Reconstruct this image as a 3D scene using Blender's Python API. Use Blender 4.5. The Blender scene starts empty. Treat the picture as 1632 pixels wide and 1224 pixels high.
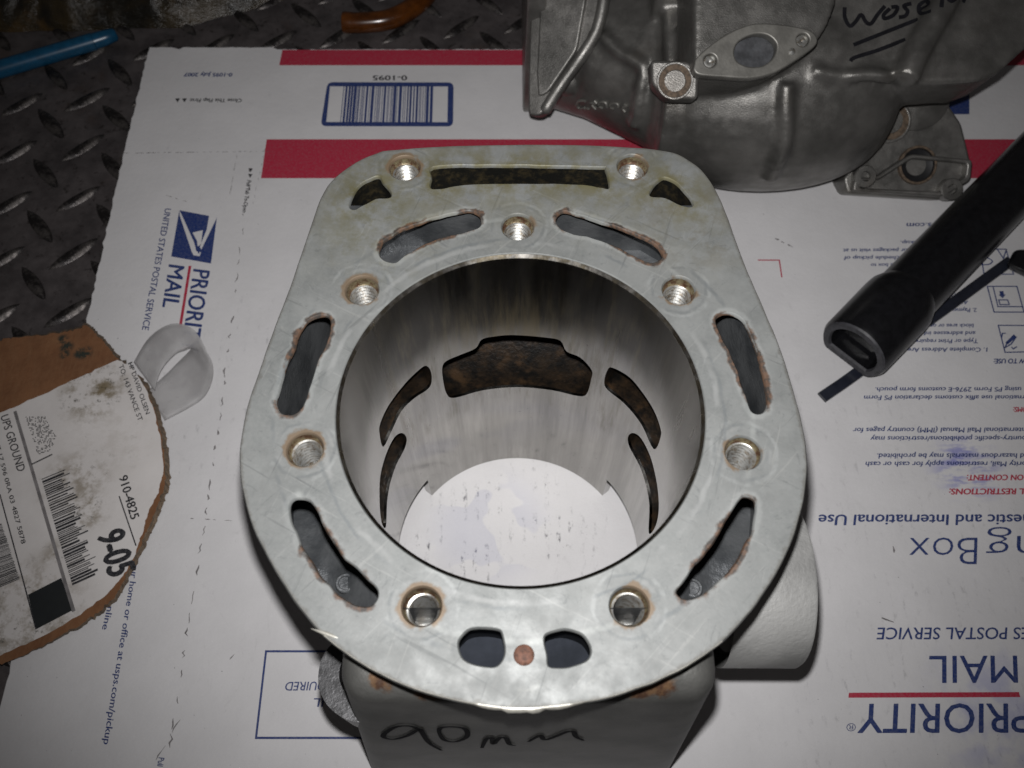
import bpy, bmesh, math, random
import numpy as np
from mathutils import Vector, Matrix, noise
from mathutils.geometry import delaunay_2d_cdt, tessellate_polygon

random.seed(7)
S = bpy.context.scene
COL = S.collection
V = Vector

# ------------------------------------------------------------------ camera, light, exposure
F = 1413.0                                   # focal length in pixels of the 1632 px wide photograph
TH = math.radians(63)
CAM = V((-.0021, -.0955, .344))
DV = V((0, math.cos(TH), -math.sin(TH))); UV = V((0, math.sin(TH), math.cos(TH))); RV = V((1, 0, 0))
cd = bpy.data.cameras.new('camera'); cam = bpy.data.objects.new('camera', cd); COL.objects.link(cam)
cd.sensor_width = 36; cd.lens = 36 * F / 1632; cd.clip_start = .01; cd.clip_end = 20
cam.location = CAM; cam.rotation_euler = (math.radians(90) - TH, 0, 0)
cd.dof.use_dof = True; cd.dof.focus_distance = .275; cd.dof.aperture_fstop = 22
S.camera = cam

W = bpy.data.worlds.new('World'); S.world = W; W.use_nodes = True
bg = W.node_tree.nodes['Background']; bg.inputs[0].default_value = (1.0, .93, .92, 1); bg.inputs[1].default_value = .03

fl = bpy.data.lights.new('camera_flash', 'SPOT'); fo = bpy.data.objects.new('camera_flash', fl); COL.objects.link(fo)
fl.energy = 5.2; fl.shadow_soft_size = .0028; fl.color = (1.0, .985, .985)
fl.spot_size = math.radians(98); fl.spot_blend = 1.0
fo.location = (-.0035, -.080, .346); fo.rotation_euler = (math.radians(90) - TH + math.radians(5), 0, math.radians(-3))

S.view_settings.view_transform = 'Standard'; S.view_settings.look = 'None'
S.view_settings.exposure = 0; S.view_settings.gamma = 1

# ------------------------------------------------------------------ helpers: measuring
def ray(px, py): return DV + RV * ((px - 816) / F) + UV * ((612 - py) / F)
def P(px, py, z=0.0):
    k = ray(px, py); return CAM + k * ((z - CAM.z) / k.z)
class Plane:
    def __init__(s, p, n):
        s.p = V(p); s.n = V(n).normalized(); s.x = V((1, 0, 0)); s.x = (s.x - s.n * s.x.dot(s.n)).normalized(); s.y = s.n.cross(s.x)
    def hit(s, px, py):
        k = ray(px, py); return CAM + k * ((s.p - CAM).dot(s.n) / k.dot(s.n))
    def uv(s, w): w = V(w) - s.p; return (w.dot(s.x), w.dot(s.y))
    def matrix(s):
        return Matrix(((s.x.x, s.y.x, s.n.x, s.p.x), (s.x.y, s.y.y, s.n.y, s.p.y), (s.x.z, s.y.z, s.n.z, s.p.z), (0, 0, 0, 1)))
RB = .045; HT = .145
def hit_bore(px, py, R=RB):
    k = ray(px, py); a = k.x**2 + k.y**2; b = 2 * (CAM.x*k.x + CAM.y*k.y); c = CAM.x**2 + CAM.y**2 - R*R
    q = CAM + k * ((-b + math.sqrt(max(0, b*b - 4*a*c))) / 2 / a)
    return (math.atan2(q.x, q.y) * R, q.z)
def smooth(pts, n=5, closed=True):
    out = []; N = len(pts)
    for i in range(N if closed else N - 1):
        g = lambda j: V(pts[j % N]) if closed else V(pts[min(max(j, 0), N - 1)])
        a, b, c, d = g(i-1), g(i), g(i+1), g(i+2)
        for k in range(n):
            t = k / n
            out.append(tuple(.5 * ((2*b) + (c-a)*t + (2*a-5*b+4*c-d)*t*t + (3*b-a-3*c+d)*t**3)))
    if not closed: out.append(tuple(pts[-1]))
    return out

# ------------------------------------------------------------------ helpers: objects
def tag(o, label=None, cat=None, group=None, kind=None):
    for k, v in (('label', label), ('category', cat), ('group', group), ('kind', kind)):
        if v: o[k] = v
    return o
def empty(name, loc, label, cat, group=None):
    o = bpy.data.objects.new(name, None); COL.objects.link(o); o.location = loc; o.empty_display_size = .02
    return tag(o, label, cat, group)
def link(name, me, m=None, parent=None, sm=None):
    if sm is not None:
        me.polygons.foreach_set('use_smooth', [True] * len(me.polygons)); me.set_sharp_from_angle(angle=math.radians(sm))
    o = bpy.data.objects.new(name, me); COL.objects.link(o)
    if m and not me.materials: me.materials.append(m)
    if parent:
        o.parent = parent
        w = V((0, 0, 0)); q = parent
        while q: w += q.location; q = q.parent
        o.location = -w                      # meshes are written in world coordinates
    return o
def mesh(name, verts, faces, m=None, parent=None, sm=None):
    me = bpy.data.meshes.new(name); me.from_pydata([tuple(v) for v in verts], [], faces); me.update()
    return link(name, me, m, parent, sm)
def bm_link(name, bm, m=None, parent=None, sm=None):
    bmesh.ops.recalc_face_normals(bm, faces=bm.faces)
    me = bpy.data.meshes.new(name); bm.to_mesh(me); bm.free(); return link(name, me, m, parent, sm)
def evaluated(o):
    bpy.context.view_layer.update()
    me = bpy.data.meshes.new_from_object(o.evaluated_get(bpy.context.evaluated_depsgraph_get()))
    d = o.data; bpy.data.objects.remove(o)
    return me
def curve_plate(name, loops, half, bevel, M, m, parent, sm=35, bres=2):
    """flat plate with holes: loops in plane coordinates, top face at +half"""
    cu = bpy.data.curves.new(name, 'CURVE'); cu.dimensions = '2D'; cu.fill_mode = 'BOTH'
    cu.extrude = max(half - bevel, 0); cu.bevel_depth = bevel; cu.bevel_resolution = bres; cu.offset = -bevel
    for L in loops:
        sp = cu.splines.new('POLY'); sp.points.add(len(L) - 1); sp.use_cyclic_u = True
        for q, p in zip(sp.points, L): q.co = (p[0], p[1], 0, 1)
    o = bpy.data.objects.new(name, cu); COL.objects.link(o); me = evaluated(o); me.transform(M); me.materials.clear()
    me.name = name
    return link(name, me, m, parent, sm)
def circ(c, r, n=28, a0=0): return [(c[0] + r*math.cos(a0 + 2*math.pi*i/n), c[1] + r*math.sin(a0 + 2*math.pi*i/n)) for i in range(n)]
def lathe(prof, c, n=32, axis=None):
    """profile of (r, h); returns verts, faces round c along axis"""
    ax = V(axis or (0, 0, 1)).normalized(); t = V((1, 0, 0)) if abs(ax.x) < .9 else V((0, 1, 0))
    e1 = (t - ax * t.dot(ax)).normalized(); e2 = ax.cross(e1); vs = []; fs = []
    for r, h in prof:
        for i in range(n):
            a = 2*math.pi*i/n; vs.append(V(c) + ax*h + (e1*math.cos(a) + e2*math.sin(a))*r)
    for j in range(len(prof) - 1):
        for i in range(n):
            k = (i+1) % n; fs.append((j*n+i, j*n+k, (j+1)*n+k, (j+1)*n+i))
    return vs, fs
def tube(path, r, n=14, cap=True):
    """round tube through path points; r a number or a list"""
    path = [V(p) for p in path]; vs = []; fs = []; up = V((0, 0, 1))
    for i, p in enumerate(path):
        t = (path[min(i+1, len(path)-1)] - path[max(i-1, 0)]).normalized(); s = t.cross(up).normalized(); w = s.cross(t)
        rr = r[i] if isinstance(r, (list, tuple)) else r
        for k in range(n):
            a = 2*math.pi*k/n; vs.append(p + (s*math.cos(a) + w*math.sin(a))*rr)
    for i in range(len(path)-1):
        for k in range(n):
            j = (k+1) % n; fs.append((i*n+k, i*n+j, (i+1)*n+j, (i+1)*n+k))
    if cap: fs.append(tuple(range(n))[::-1]); fs.append(tuple(range((len(path)-1)*n, len(path)*n)))
    return vs, fs
def ribbon(paths, w, nrm, lift, name, m, parent):
    """pen strokes: flat ribbons of width w lying on a surface with normal nrm"""
    vs = []; fs = []; nrm = V(nrm).normalized()
    for pts in paths:
        pts = [V(p) for p in pts]; b = len(vs); N = len(pts)
        for i, p in enumerate(pts):
            t = (pts[min(i+1, N-1)] - pts[max(i-1, 0)]).normalized(); s = t.cross(nrm).normalized()
            ww = w * (.5 + .5*min(1, 4*min(i, N-1-i)/N + .35)) * .5
            vs += [p + s*ww + nrm*lift, p - s*ww + nrm*lift]
        for i in range(N-1): fs.append((b+2*i, b+2*i+1, b+2*i+3, b+2*i+2))
    return mesh(name, vs, fs, m, parent)
def poly_face(name, pts, m, parent):
    tri = tessellate_polygon([[V(p) for p in pts]])
    fs = []
    for t in tri:
        a, b, c = [V(pts[i]) for i in t]
        fs.append(t if (b-a).cross(c-a).z > 0 else t[::-1])
    return mesh(name, pts, fs, m, parent)

# ------------------------------------------------------------------ helpers: materials
class NT:
    def __init__(s, name):
        s.m = bpy.data.materials.new(name); s.m.use_nodes = True; s.t = s.m.node_tree; s.n = s.t.nodes; s.b = s.n['Principled BSDF']
        s.tc = s.n.new('ShaderNodeTexCoord').outputs['Object']
    def L(s, a, b): s.t.links.new(a, b)
    def noise(s, scale, detail=4, rough=.6, vec=None, sc=None, dist=0, loc=(0, 0, 0)):
        mp = s.n.new('ShaderNodeMapping'); s.L(vec or s.tc, mp.inputs[0]); mp.inputs['Location'].default_value = loc
        if sc: mp.inputs['Scale'].default_value = sc
        x = s.n.new('ShaderNodeTexNoise'); x.inputs['Scale'].default_value = scale; x.inputs['Detail'].default_value = detail
        x.inputs['Roughness'].default_value = rough; x.inputs['Distortion'].default_value = dist; s.L(mp.outputs[0], x.inputs['Vector']); return x.outputs[0]
    def ramp(s, f, a, b, ca=0., cb=1.):
        x = s.n.new('ShaderNodeMapRange'); x.interpolation_type = 'SMOOTHSTEP'
        for i, v in zip(range(1, 5), (a, b, ca, cb)): x.inputs[i].default_value = v
        s.L(f, x.inputs[0]); return x.outputs[0]
    def math(s, op, a, b=None):
        x = s.n.new('ShaderNodeMath'); x.operation = op
        for i, v in enumerate((a, b)):
            if v is None: continue
            if isinstance(v, (int, float)): x.inputs[i].default_value = v
            else: s.L(v, x.inputs[i])
        return x.outputs[0]
    def mix(s, f, a, b, mode='MIX'):
        x = s.n.new('ShaderNodeMix'); x.data_type = 'RGBA'; x.blend_type = mode
        for i, v in ((0, f), (6, a), (7, b)):
            if isinstance(v, (int, float)): x.inputs[i].default_value = v
            elif isinstance(v, tuple): x.inputs[i].default_value = (*v, 1)
            else: s.L(v, x.inputs[i])
        return x.outputs[2]
    def attr(s, name):
        x = s.n.new('ShaderNodeAttribute'); x.attribute_name = name; return x.outputs['Fac']
    def sep(s):
        x = s.n.new('ShaderNodeSeparateXYZ'); s.L(s.tc, x.inputs[0]); return x.outputs
    def dist(s, p, zmul=True):
        x = s.n.new('ShaderNodeVectorMath'); x.operation = 'DISTANCE'; s.L(s.tc, x.inputs[0]); x.inputs[1].default_value = p; return x.outputs['Value']
    def bump(s, h, st, d=.0004):
        x = s.n.new('ShaderNodeBump'); x.inputs['Strength'].default_value = st; x.inputs['Distance'].default_value = d
        s.L(h, x.inputs['Height']); s.L(x.outputs[0], s.b.inputs['Normal'])
    def fin(s, col, rough, metal=0., spec=None):
        for k, v in (('Base Color', col), ('Roughness', rough), ('Metallic', metal), ('Specular IOR Level', spec)):
            if v is None: continue
            if isinstance(v, tuple): s.b.inputs[k].default_value = (*v, 1)
            elif isinstance(v, (int, float)): s.b.inputs[k].default_value = v
            else: s.L(v, s.b.inputs[k])
        return s.m
def plain(name, col, rough=.6, metal=0., var=.25, scale=250, bst=0., bscale=900, spec=None):
    n = NT(name); f = n.noise(scale, 5); c = n.mix(n.ramp(f, .3, .7), tuple(x*(1-var) for x in col), tuple(min(1, x*(1+var)) for x in col))
    if bst: n.bump(n.noise(bscale, 3), bst)
    return n.fin(c, rough, metal, spec)

M = {}
# white printed board: clay coated paper, rubbed dirt and corrugation marks
n = NT('white_board')
base = n.mix(n.ramp(n.noise(28, 5), .3, .75), (.545, .538, .542), (.60, .592, .596))
base = n.mix(n.ramp(n.noise(1500, 2), .35, .7, 0, .12), base, (.45, .43, .43))
xyz = n.sep()
dirt = None
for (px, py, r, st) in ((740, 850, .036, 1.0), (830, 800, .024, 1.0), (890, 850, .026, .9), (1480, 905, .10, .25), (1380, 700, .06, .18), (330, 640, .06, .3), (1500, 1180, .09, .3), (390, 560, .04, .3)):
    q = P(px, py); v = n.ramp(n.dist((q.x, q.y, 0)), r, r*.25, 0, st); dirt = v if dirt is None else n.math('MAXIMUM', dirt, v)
wv = n.n.new('ShaderNodeTexWave'); wv.bands_direction = 'X'; wv.inputs['Scale'].default_value = 66; wv.inputs['Distortion'].default_value = .8; wv.inputs['Detail'].default_value = 2
n.L(n.tc, wv.inputs['Vector'])
st = n.math('MULTIPLY', n.ramp(wv.outputs[1], .45, .95), n.ramp(n.noise(420, 5, .75, sc=(1, .55, 1)), .50, .66))
st = n.math('MAXIMUM', st, n.math('MULTIPLY', n.ramp(n.noise(420, 5, .75), .60, .72), .7))
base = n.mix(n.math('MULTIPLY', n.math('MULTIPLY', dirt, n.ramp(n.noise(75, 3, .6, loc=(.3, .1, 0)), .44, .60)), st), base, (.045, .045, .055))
fine = n.math('MULTIPLY', n.ramp(n.noise(95, 8, .8, sc=(1, .6, 1), dist=1.2), .58, .74), .30)
base = n.mix(fine, base, (.30, .29, .29))
speck = n.ramp(n.noise(900, 2, .5), .765, .785); base = n.mix(speck, base, (.07, .065, .07))
q = P(1540, 742); blue = n.math('MULTIPLY', n.ramp(n.dist((q.x, q.y, 0)), .020, .004), n.ramp(n.noise(140, 4, .6, sc=(.6, 1.6, 1)), .42, .62)); base = n.mix(n.math('MULTIPLY', blue, .62), base, (.05, .06, .42))
q = P(1590, 1140); blue = n.math('MULTIPLY', n.ramp(n.dist((q.x, q.y, 0)), .034, .008), n.ramp(n.noise(80, 3, .5), .42, .62)); base = n.mix(n.math('MULTIPLY', blue, .3), base, (.10, .12, .45))
q = P(780, 840); blue = n.math('MULTIPLY', n.ramp(n.dist((q.x, q.y, 0)), .03, .012), n.ramp(n.noise(42, 2, .4), .49, .51)); base = n.mix(n.math('MULTIPLY', blue, .20), base, (.22, .24, .40))
n.bump(n.math('ADD', n.noise(380, 4), n.math('MULTIPLY', n.noise(35, 4), 2.5)), .16, .0007)
M['board'] = n.fin(base, .62, 0, .35)
M['kraft_edge'] = plain('kraft_edge', (.15, .108, .072), .85, var=.3, scale=500, bst=.5)
def ink(name, col):
    n = NT(name); f = n.ramp(n.noise(1100, 4, .7), .30, .62)
    return n.fin(n.mix(f, tuple(c*.8+.05 for c in col), col), .5, 0, .35)
M['red'] = ink('red_ink', (.37, .018, .046)); M['navy'] = ink('navy_ink', (.012, .030, .135)); M['black'] = ink('black_ink', (.012, .012, .016))
M['crease'] = plain('crease', (.16, .15, .15), .9)
M['tread'] = None
n = NT('tread_plate')
c = n.mix(n.ramp(n.noise(60, 6, .65), .3, .7), (.070, .062, .063), (.135, .120, .120))
c = n.mix(n.ramp(n.noise(260, 6, .7), .56, .70, 0, .8), c, (.022, .018, .016))
c = n.mix(n.ramp(n.noise(24, 4), .58, .75, 0, .5), c, (.10, .062, .042))
n.bump(n.noise(500, 4, .6), .22, .0005)
M['tread'] = n.fin(c, n.ramp(n.noise(180, 4), .3, .7, .38, .62), .55)
n = NT('tread_lug'); c = n.mix(n.ramp(n.noise(220, 6, .7), .42, .62), (.030, .027, .027), (.105, .095, .09)); n.bump(n.noise(900, 4), .4, .0005)
M['lug'] = n.fin(c, n.ramp(n.noise(300, 4), .3, .7, .26, .55), .7)

# ------------------------------------------------------------------ setting: tread plate bench
PZ = -.0052
xs = np.linspace(-.9, .9, 3)
bench = mesh('bench_plate', [(-.75, -.6, PZ), (.75, -.6, PZ), (.75, .95, PZ), (-.75, .95, PZ), (-.75, -.6, PZ-.006), (.75, -.6, PZ-.006), (.75, .95, PZ-.006), (-.75, .95, PZ-.006)],
             [(0, 1, 2, 3), (7, 6, 5, 4), (0, 4, 5, 1), (1, 5, 6, 2), (2, 6, 7, 3), (3, 7, 4, 0)], M['tread'])
tag(bench, 'dark worn steel tread plate bench top under everything', kind='structure')
# one lug: pointed lens with a ridge
vs = []; fs = []; NL = 11; HL = .0132
for i in range(NL):
    t = -1 + 2*i/(NL-1); w = .0034 * (1 - t*t)**.8 + .0001; h = .0019 * (1 - t**4)**.7
    for s, k in ((-1, 0), (-.55, .75), (0, 1), (.55, .75), (1, 0)): vs.append((t*HL, s*w, h*k - .0002*(k == 0)))
for i in range(NL-1):
    for k in range(4): a = i*5+k; fs.append((a, a+5, a+6, a+1))
lug_me = bpy.data.meshes.new('tread_lug'); lug_me.from_pydata(vs, [], fs); lug_me.materials.append(M['lug'])
lug_me.polygons.foreach_set('use_smooth', [True]*len(lug_me.polygons)); lug_me.set_sharp_from_angle(angle=math.radians(40))
A0 = P(35, 167, PZ); va = P(139, 159, PZ) - A0; vb = P(25, 244, PZ) - A0; ve = (va + vb) * .5 + V((-.001, .0015, 0))
for i in range(-4, 14):
    for j in range(-12, 14):
        for k in (0, 1):
            q = A0 + va*i + vb*j + (ve if k else V((0, 0, 0)))
            vis = (q.x < -.175 and q.x > -.36 and -.20 < q.y < .45) or (q.y > .268 and q.y < .46 and -.36 < q.x < .12)
            if not vis: continue
            o = bpy.data.objects.new('tread_lug', lug_me); COL.objects.link(o); o.parent = bench
            o.location = q; o.rotation_euler = (0, 0, math.radians((41 if k == 0 else -47)) + random.uniform(-.06, .06)); s = random.uniform(.92, 1.06); o.scale = (s, s, random.uniform(.85, 1.1))

# ------------------------------------------------------------------ flattened white mailing box
box = empty('mailing_box', (0, 0, 0), 'flattened white cardboard mailing box with red stripes and navy lettering under the metal parts', 'box')
edge = []
def jag(a, b, nn, amp):
    a, b = V(a), V(b); t = (b-a).normalized(); s = V((-t.y, t.x))
    return [tuple((a + (b-a)*(i/nn) + s*random.gauss(0, amp))) for i in range(nn)]
c0 = P(237, 75).xy; c1 = P(10, 1085).xy; c1b = V((c1.x - .002, -.26)); c2 = V((.42, -.26)); c3 = V((.42, P(800, 77).y))
def top_edge():
    pts = []
    for px in range(1000, 237, -6):
        dip = 2.2 if px in (280, 286, 478, 484, 490) or abs(px-284) < 4 or abs(px-486) < 5 else 0
        py = 75 + (px > 440)*3.2 + dip + random.gauss(0, .35); pts.append(tuple(P(px, py).xy))
    return pts
outl = jag(c0, P(186, 290).xy, 40, .00025) + jag(P(186, 290).xy, c1, 90, .0003) + jag(c1, c1b, 30, .0003) + [tuple(c1b), tuple(c2), tuple(c3)] + top_edge()
bo = curve_plate('board', [outl], .0024, .0003, Matrix.Translation((0, 0, -.0024)), M['board'], box, sm=50, bres=1)
bo.data.materials.append(M['kraft_edge'])
for p in bo.data.polygons:
    if abs(p.normal.z) < .35: p.material_index = 1

_tc = {}
def text_geo(body, bold):
    k = (body, bold)
    if k not in _tc:
        cu = bpy.data.curves.new('t', 'FONT'); cu.body = body; cu.size = 1; cu.offset = min(bold, 0); cu.resolution_u = 3; cu.dimensions = '2D'; cu.fill_mode = 'FRONT'
        o = bpy.data.objects.new('t', cu); COL.objects.link(o); me = evaluated(o)
        vs = [v.co.copy() for v in me.vertices]; fs = [tuple(p.vertices) for p in me.polygons]; bpy.data.meshes.remove(me)
        if bold > 0:
            v0, f0 = vs, fs; vs = []; fs = []
            for q, (ex, ey) in enumerate(((0, 0), (bold, 0), (-bold, 0), (0, bold*.6), (0, -bold*.6))):
                b_ = len(vs); vs += [V((v.x+ex, v.y+ey, q*.004)) for v in v0]; fs += [tuple(i+b_ for i in f) for f in f0]
        _tc[k] = (vs, fs)
    return _tc[k]
CAPH = max(v.y for v in text_geo('H', 0)[0])
def text(body, a, b, cap, m, parent, bold=0., z=.00022, name='lettering', surf=None):
    """glyphs mapped so the baseline runs from pixel a to pixel b and capitals rise by the pixel vector cap"""
    hit = surf or (lambda x, y: P(x, y, z))
    vs, fs = text_geo(body, bold); x0 = min(v.x for v in vs); x1 = max(v.x for v in vs)
    A = hit(*a); B = hit(*b) - A; U = hit(a[0]+cap[0], a[1]+cap[1]) - A; nz = V((0, 0, .0008))
    return mesh(name, [A + B*((v.x-x0)/(x1-x0)) + U*(v.y/CAPH) + nz*v.z for v in vs], fs, m, parent)
def flat(pxs, m, parent, name, z=.00015): return poly_face(name, [P(x, y, z) for x, y in pxs], m, parent)
def line(pxs, w, m, parent, name, z=.0002, closed=False):
    pts = [P(x, y, z) for x, y in pxs] + ([P(*pxs[0], z)] if closed else [])
    vs = []; fs = []
    for a, b in zip(pts[:-1], pts[1:]):
        t = (b-a).normalized(); s = V((-t.y, t.x, 0))*w/2; e = t*w/2*.98; k = len(vs); dz = V((0, 0, 1e-5*(len(vs)//4 % 2)))
        vs += [a-e-s+dz, b+e-s+dz, b+e+s+dz, a-e+s+dz]; fs.append((k, k+1, k+2, k+3))
    return mesh(name, vs, fs, m, parent)
NV, RD, BK = M['navy'], M['red'], M['black']
flat([(450, 79.5), (1700, 79.5), (1700, 104), (445, 104)], RD, box, 'red_stripe')
flat([(425, 222), (1690, 222), (1690, 284), (416, 284)], RD, box, 'red_stripe')
# barcode panel
def lerp2(qd, u, v):
    a, b, c, d = [V(x) for x in qd]; return tuple((a*(1-u)+b*u)*(1-v) + (d*(1-u)+c*u)*v)
fo_, fi_ = [(522, 131), (723, 131.5), (722, 201.5), (511, 201)], [(526, 137.5), (714, 137.8), (713, 194.8), (520, 194.5)]
def rquad(qd, r, n=5):
    out = []; N = len(qd)
    for i in range(N):
        p, a, b = V(qd[i]), V(qd[i-1]), V(qd[(i+1) % N]); a = p + (a-p).normalized()*r; b = p + (b-p).normalized()*r
        for k in range(n): t = k/(n-1); out.append(tuple(a*(1-t)**2 + p*2*t*(1-t) + b*t*t))
    return out
pa = [P(x, y, .00015).xy for x, y in rquad(fo_, 9)]; pb = [P(x, y, .00015).xy for x, y in fi_]
curve_plate('barcode_frame', [pa, pb], .00004, 0, Matrix.Translation((0, 0, .00016)), NV, box, sm=None)
random.seed(21)
u = .115; vs = []; fs = []
while u < .875:
    w = random.choice((.006, .006, .012, .018, .024)); k = len(vs)
    vs += [P(*lerp2(fi_, a, b), .0002) for a, b in ((u, -.01), (u+w, -.01), (u+w, 1.01), (u, 1.01))]; fs.append((k+3, k+2, k+1, k)); u += w + random.choice((.005, .005, .009, .012))
mesh('barcode', vs, fs, NV, box)
text('0-1095', (649, 120.3), (594, 120.3), (0, 7.6), BK, box, .025)
text('0-1095 July 2007', (371, 116.3), (294, 116), (-1.3, 5.8), NV, box, .035)
text('Close This Flap First', (386, 157.5), (303, 157), (-1.3, 5.4), BK, box, .03)
flat([(298, 156.5), (290, 157), (294, 163)], BK, box, 'arrow_mark'); flat([(287, 156.5), (279, 157), (283, 163)], BK, box, 'arrow_mark')
flat([(396, 268), (403, 268.5), (399, 274.5)], BK, box, 'arrow_mark'); flat([(395.5, 277), (402.5, 277.5), (398.5, 283.5)], BK, box, 'arrow_mark')
text('Pull Tab To Open', (394, 287), (386.5, 338), (6.4, .8), BK, box, .025)
text('Pull Tab', (253, 1207), (247, 1240), (9, .9), NV, box, .02)
# sideways mail mark on the left
Z5 = lambda x, y: (x/3.709, 300 + y/3.709)
text('PRIORITY', Z5(1145, 476), Z5(1068, 962), (25.6, 3.2), NV, box, .022)
text('MAIL', Z5(1000, 449), Z5(960, 702), (24.2, 3.3), NV, box, .022)
line([Z5(1122, 465), Z5(1066, 815)], .0013, RD, box, 'red_rule')
text('UNITED STATES POSTAL SERVICE', Z5(976, 118), Z5(839, 836), (9.6, 1.2), NV, box, .014)
def eagle(fn, name='eagle_emblem'):
    o = flat([fn(*p) for p in ((1060, 130), (1282, 172), (1247, 445), (1012, 403))], NV, box, name, .00018)
    for w in ([(1236, 161), (1270, 168), (1282, 174), (1190, 362), (1180, 345), (1222, 245)],
              [(1061, 132), (1072, 152), (1148, 322), (1160, 372), (1188, 378), (1180, 402), (1144, 396), (1132, 372), (1062, 160)],
              [(1138, 262), (1199, 248), (1187, 338), (1168, 342), (1165, 312)]):
        flat([fn(*p) for p in w], M['board'], box, 'emblem_white', .00026)  # white parts of the printed emblem
    flat([fn(*p) for p in ((1166, 345), (1183, 336), (1178, 388), (1170, 384))], NV, box, 'emblem_beak', .0003)
eagle(Z5)
text('m your home or office at usps.com/pickup', (216, 872), (164.5, 1186), (9.4, 1.2), NV, box, .016)
text('online', (174, 955), (162.5, 1003), (9.4, 1.2), NV, box, .016)
# outlined panel under the front
line([(640, 1038), (424, 1038), (408, 1176), (700, 1176)], .0008, NV, box, 'panel_outline')
text('REQUIRED', (541, 1086), (456, 1087), (-2.5, 13.6), NV, box, .012); text('MAIL', (552, 1112), (500.5, 1113), (-2.5, 13.6), NV, box, .012)
# right-hand print
def rt(body, x0, x1, y, h, m=NV, bold=.024, sl=-.1): text(body, (x0, y), (x1, y+.4), (sl*h, h), m, box, bold)
rt('www.usps.com', 1550, 1445, 355, 7.5, bold=.025)
rt('carrier pickup.', 1510, 1435, 383.5, 5.6); rt('your packages visit us at', 1458, 1344, 396, 5.8); rt('schedule pickup of', 1438, 1345, 408, 5.8); rt('this box to', 1434, 1388, 419.5, 5.6)
rt('2. Payment Method', 1557, 1478, 491, 6.2); rt('Affix postage', 1543, 1485, 479, 5.6); rt('Indicia', 1540, 1512, 467.5, 5.4)
rt('block area or on', 1552, 1482, 516, 6); rt('and addressee information', 1555, 1430, 528, 6.2); rt('Type or Print required return', 1559, 1420, 540.5, 6.4); rt('1. Complete Address Area', 1574, 1441, 554, 6.6)
rt('HOW TO USE:', 1652, 1584, 571.5, 7.4, bold=.042)
rt('using PS Form 2976-E customs form pouch.', 1628, 1395, 617, 7); rt('For international use affix customs declaration PS Form', 1676, 1377.5, 630, 7)
rt('CUSTOMS:', 1664, 1615, 648.5, 7.6, RD, .042)
rt('International Mail Manual (IMM) country pages for', 1638, 1360, 681.5, 7.6); rt('country-specific prohibitions/restrictions may', 1642, 1388, 695, 7.6)
rt('and hazardous materials may be prohibited.', 1646, 1398, 722.5, 7.8); rt('Priority Mail, restrictions apply for cash or cash', 1652, 1380, 735.5, 7.8)
rt('ON CONTENT:', 1632, 1541, 756.5, 8.6, RD, .042); rt('NAL RESTRICTIONS:', 1655, 1513, 778.5, 9, RD, .042)
rt('Domestic and International Use', 1690, 1305, 820, 16.5, bold=.022, sl=0)
rt('Box', 1558, 1450, 856, 44, bold=-.014, sl=-.03); rt('ng', 1656, 1573, 853, 44, bold=-.014, sl=-.03)
rt('ES POSTAL SERVICE', 1640, 1399, 1000, 18.5, bold=.012, sl=-.05); rt('MAIL', 1621, 1481, 1045, 43, bold=.004, sl=0.04)
flat([(1353, 1104), (1624, 1103), (1626, 1111), (1352, 1112)], RD, box, 'red_rule')
rt('PRIORITY', 1640, 1369, 1121.5, 46, bold=.010, sl=.02)
text('®', (1364, 1152.5), (1349, 1153), (0, 12), NV, box)
line([(1209, 414.5), (1242, 414.5), (1246, 441)], .0006, RD, box, 'corner_mark')
EZ = lambda x, y: (1545 - (y-130)/315*50*1.0, 182 - (1282 - x)/270*36)
flat([(1505, 149), (1545, 149), (1545, 182), (1514, 182)], NV, box, 'eagle_emblem', .00018)
flat([(1508, 163), (1545, 149.6), (1545, 150.8), (1509, 164)], M['board'], box, 'emblem_white', .00026)
text('UNITED STATES', (1543, 133), (1480, 133), (-.5, 6), NV, box, .02)
Z7 = lambda x, y: (1192 + x/3.709, 300 + y/3.709)
IW = .00055
line([Z7(1480, 810), Z7(1700, 812), Z7(1740, 965), Z7(1520, 970)], IW, NV, box, 'pictogram', closed=True)
line([Z7(1520, 942), Z7(1535, 905), Z7(1572, 868), Z7(1586, 880), Z7(1555, 922)], IW, NV, box, 'pictogram_pencil', closed=True); line([Z7(1535, 912), Z7(1572, 880)], .0014, NV, box, 'pictogram_pencil')
line([Z7(1500, 880), Z7(1505, 858), Z7(1522, 857)], IW, NV, box, 'pictogram_pencil'); line([Z7(1560, 940), Z7(1568, 950), Z7(1588, 938)], IW, NV, box, 'pictogram_pencil')
line([Z7(1415, 580), Z7(1590, 580), Z7(1632, 732), Z7(1455, 732)], IW, NV, box, 'pictogram', closed=True); line([Z7(1450, 585), Z7(1478, 700), Z7(1625, 700)], IW, NV, box, 'pictogram_label')
line([Z7(1482, 660), Z7(1535, 660), Z7(1545, 688), Z7(1490, 688)], IW, NV, box, 'pictogram_label', closed=True)
flat([Z7(1486, 608), Z7(1510, 608), Z7(1514, 628), Z7(1524, 628), Z7(1506, 650), Z7(1482, 629), Z7(1491, 629)], NV, box, 'pictogram_arrow')
line([Z7(1375, 360), Z7(1525, 360), Z7(1570, 508), Z7(1395, 508)], IW, NV, box, 'pictogram', closed=True); line([Z7(1475, 362), Z7(1510, 415), Z7(1528, 362)], IW, NV, box, 'pictogram_label')
line([Z7(*p) for p in smooth([(1380, 450), (1385, 420), (1415, 412), (1445, 430), (1430, 448), (1400, 452)], 3)], IW, NV, box, 'pictogram_label', closed=True)
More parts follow.
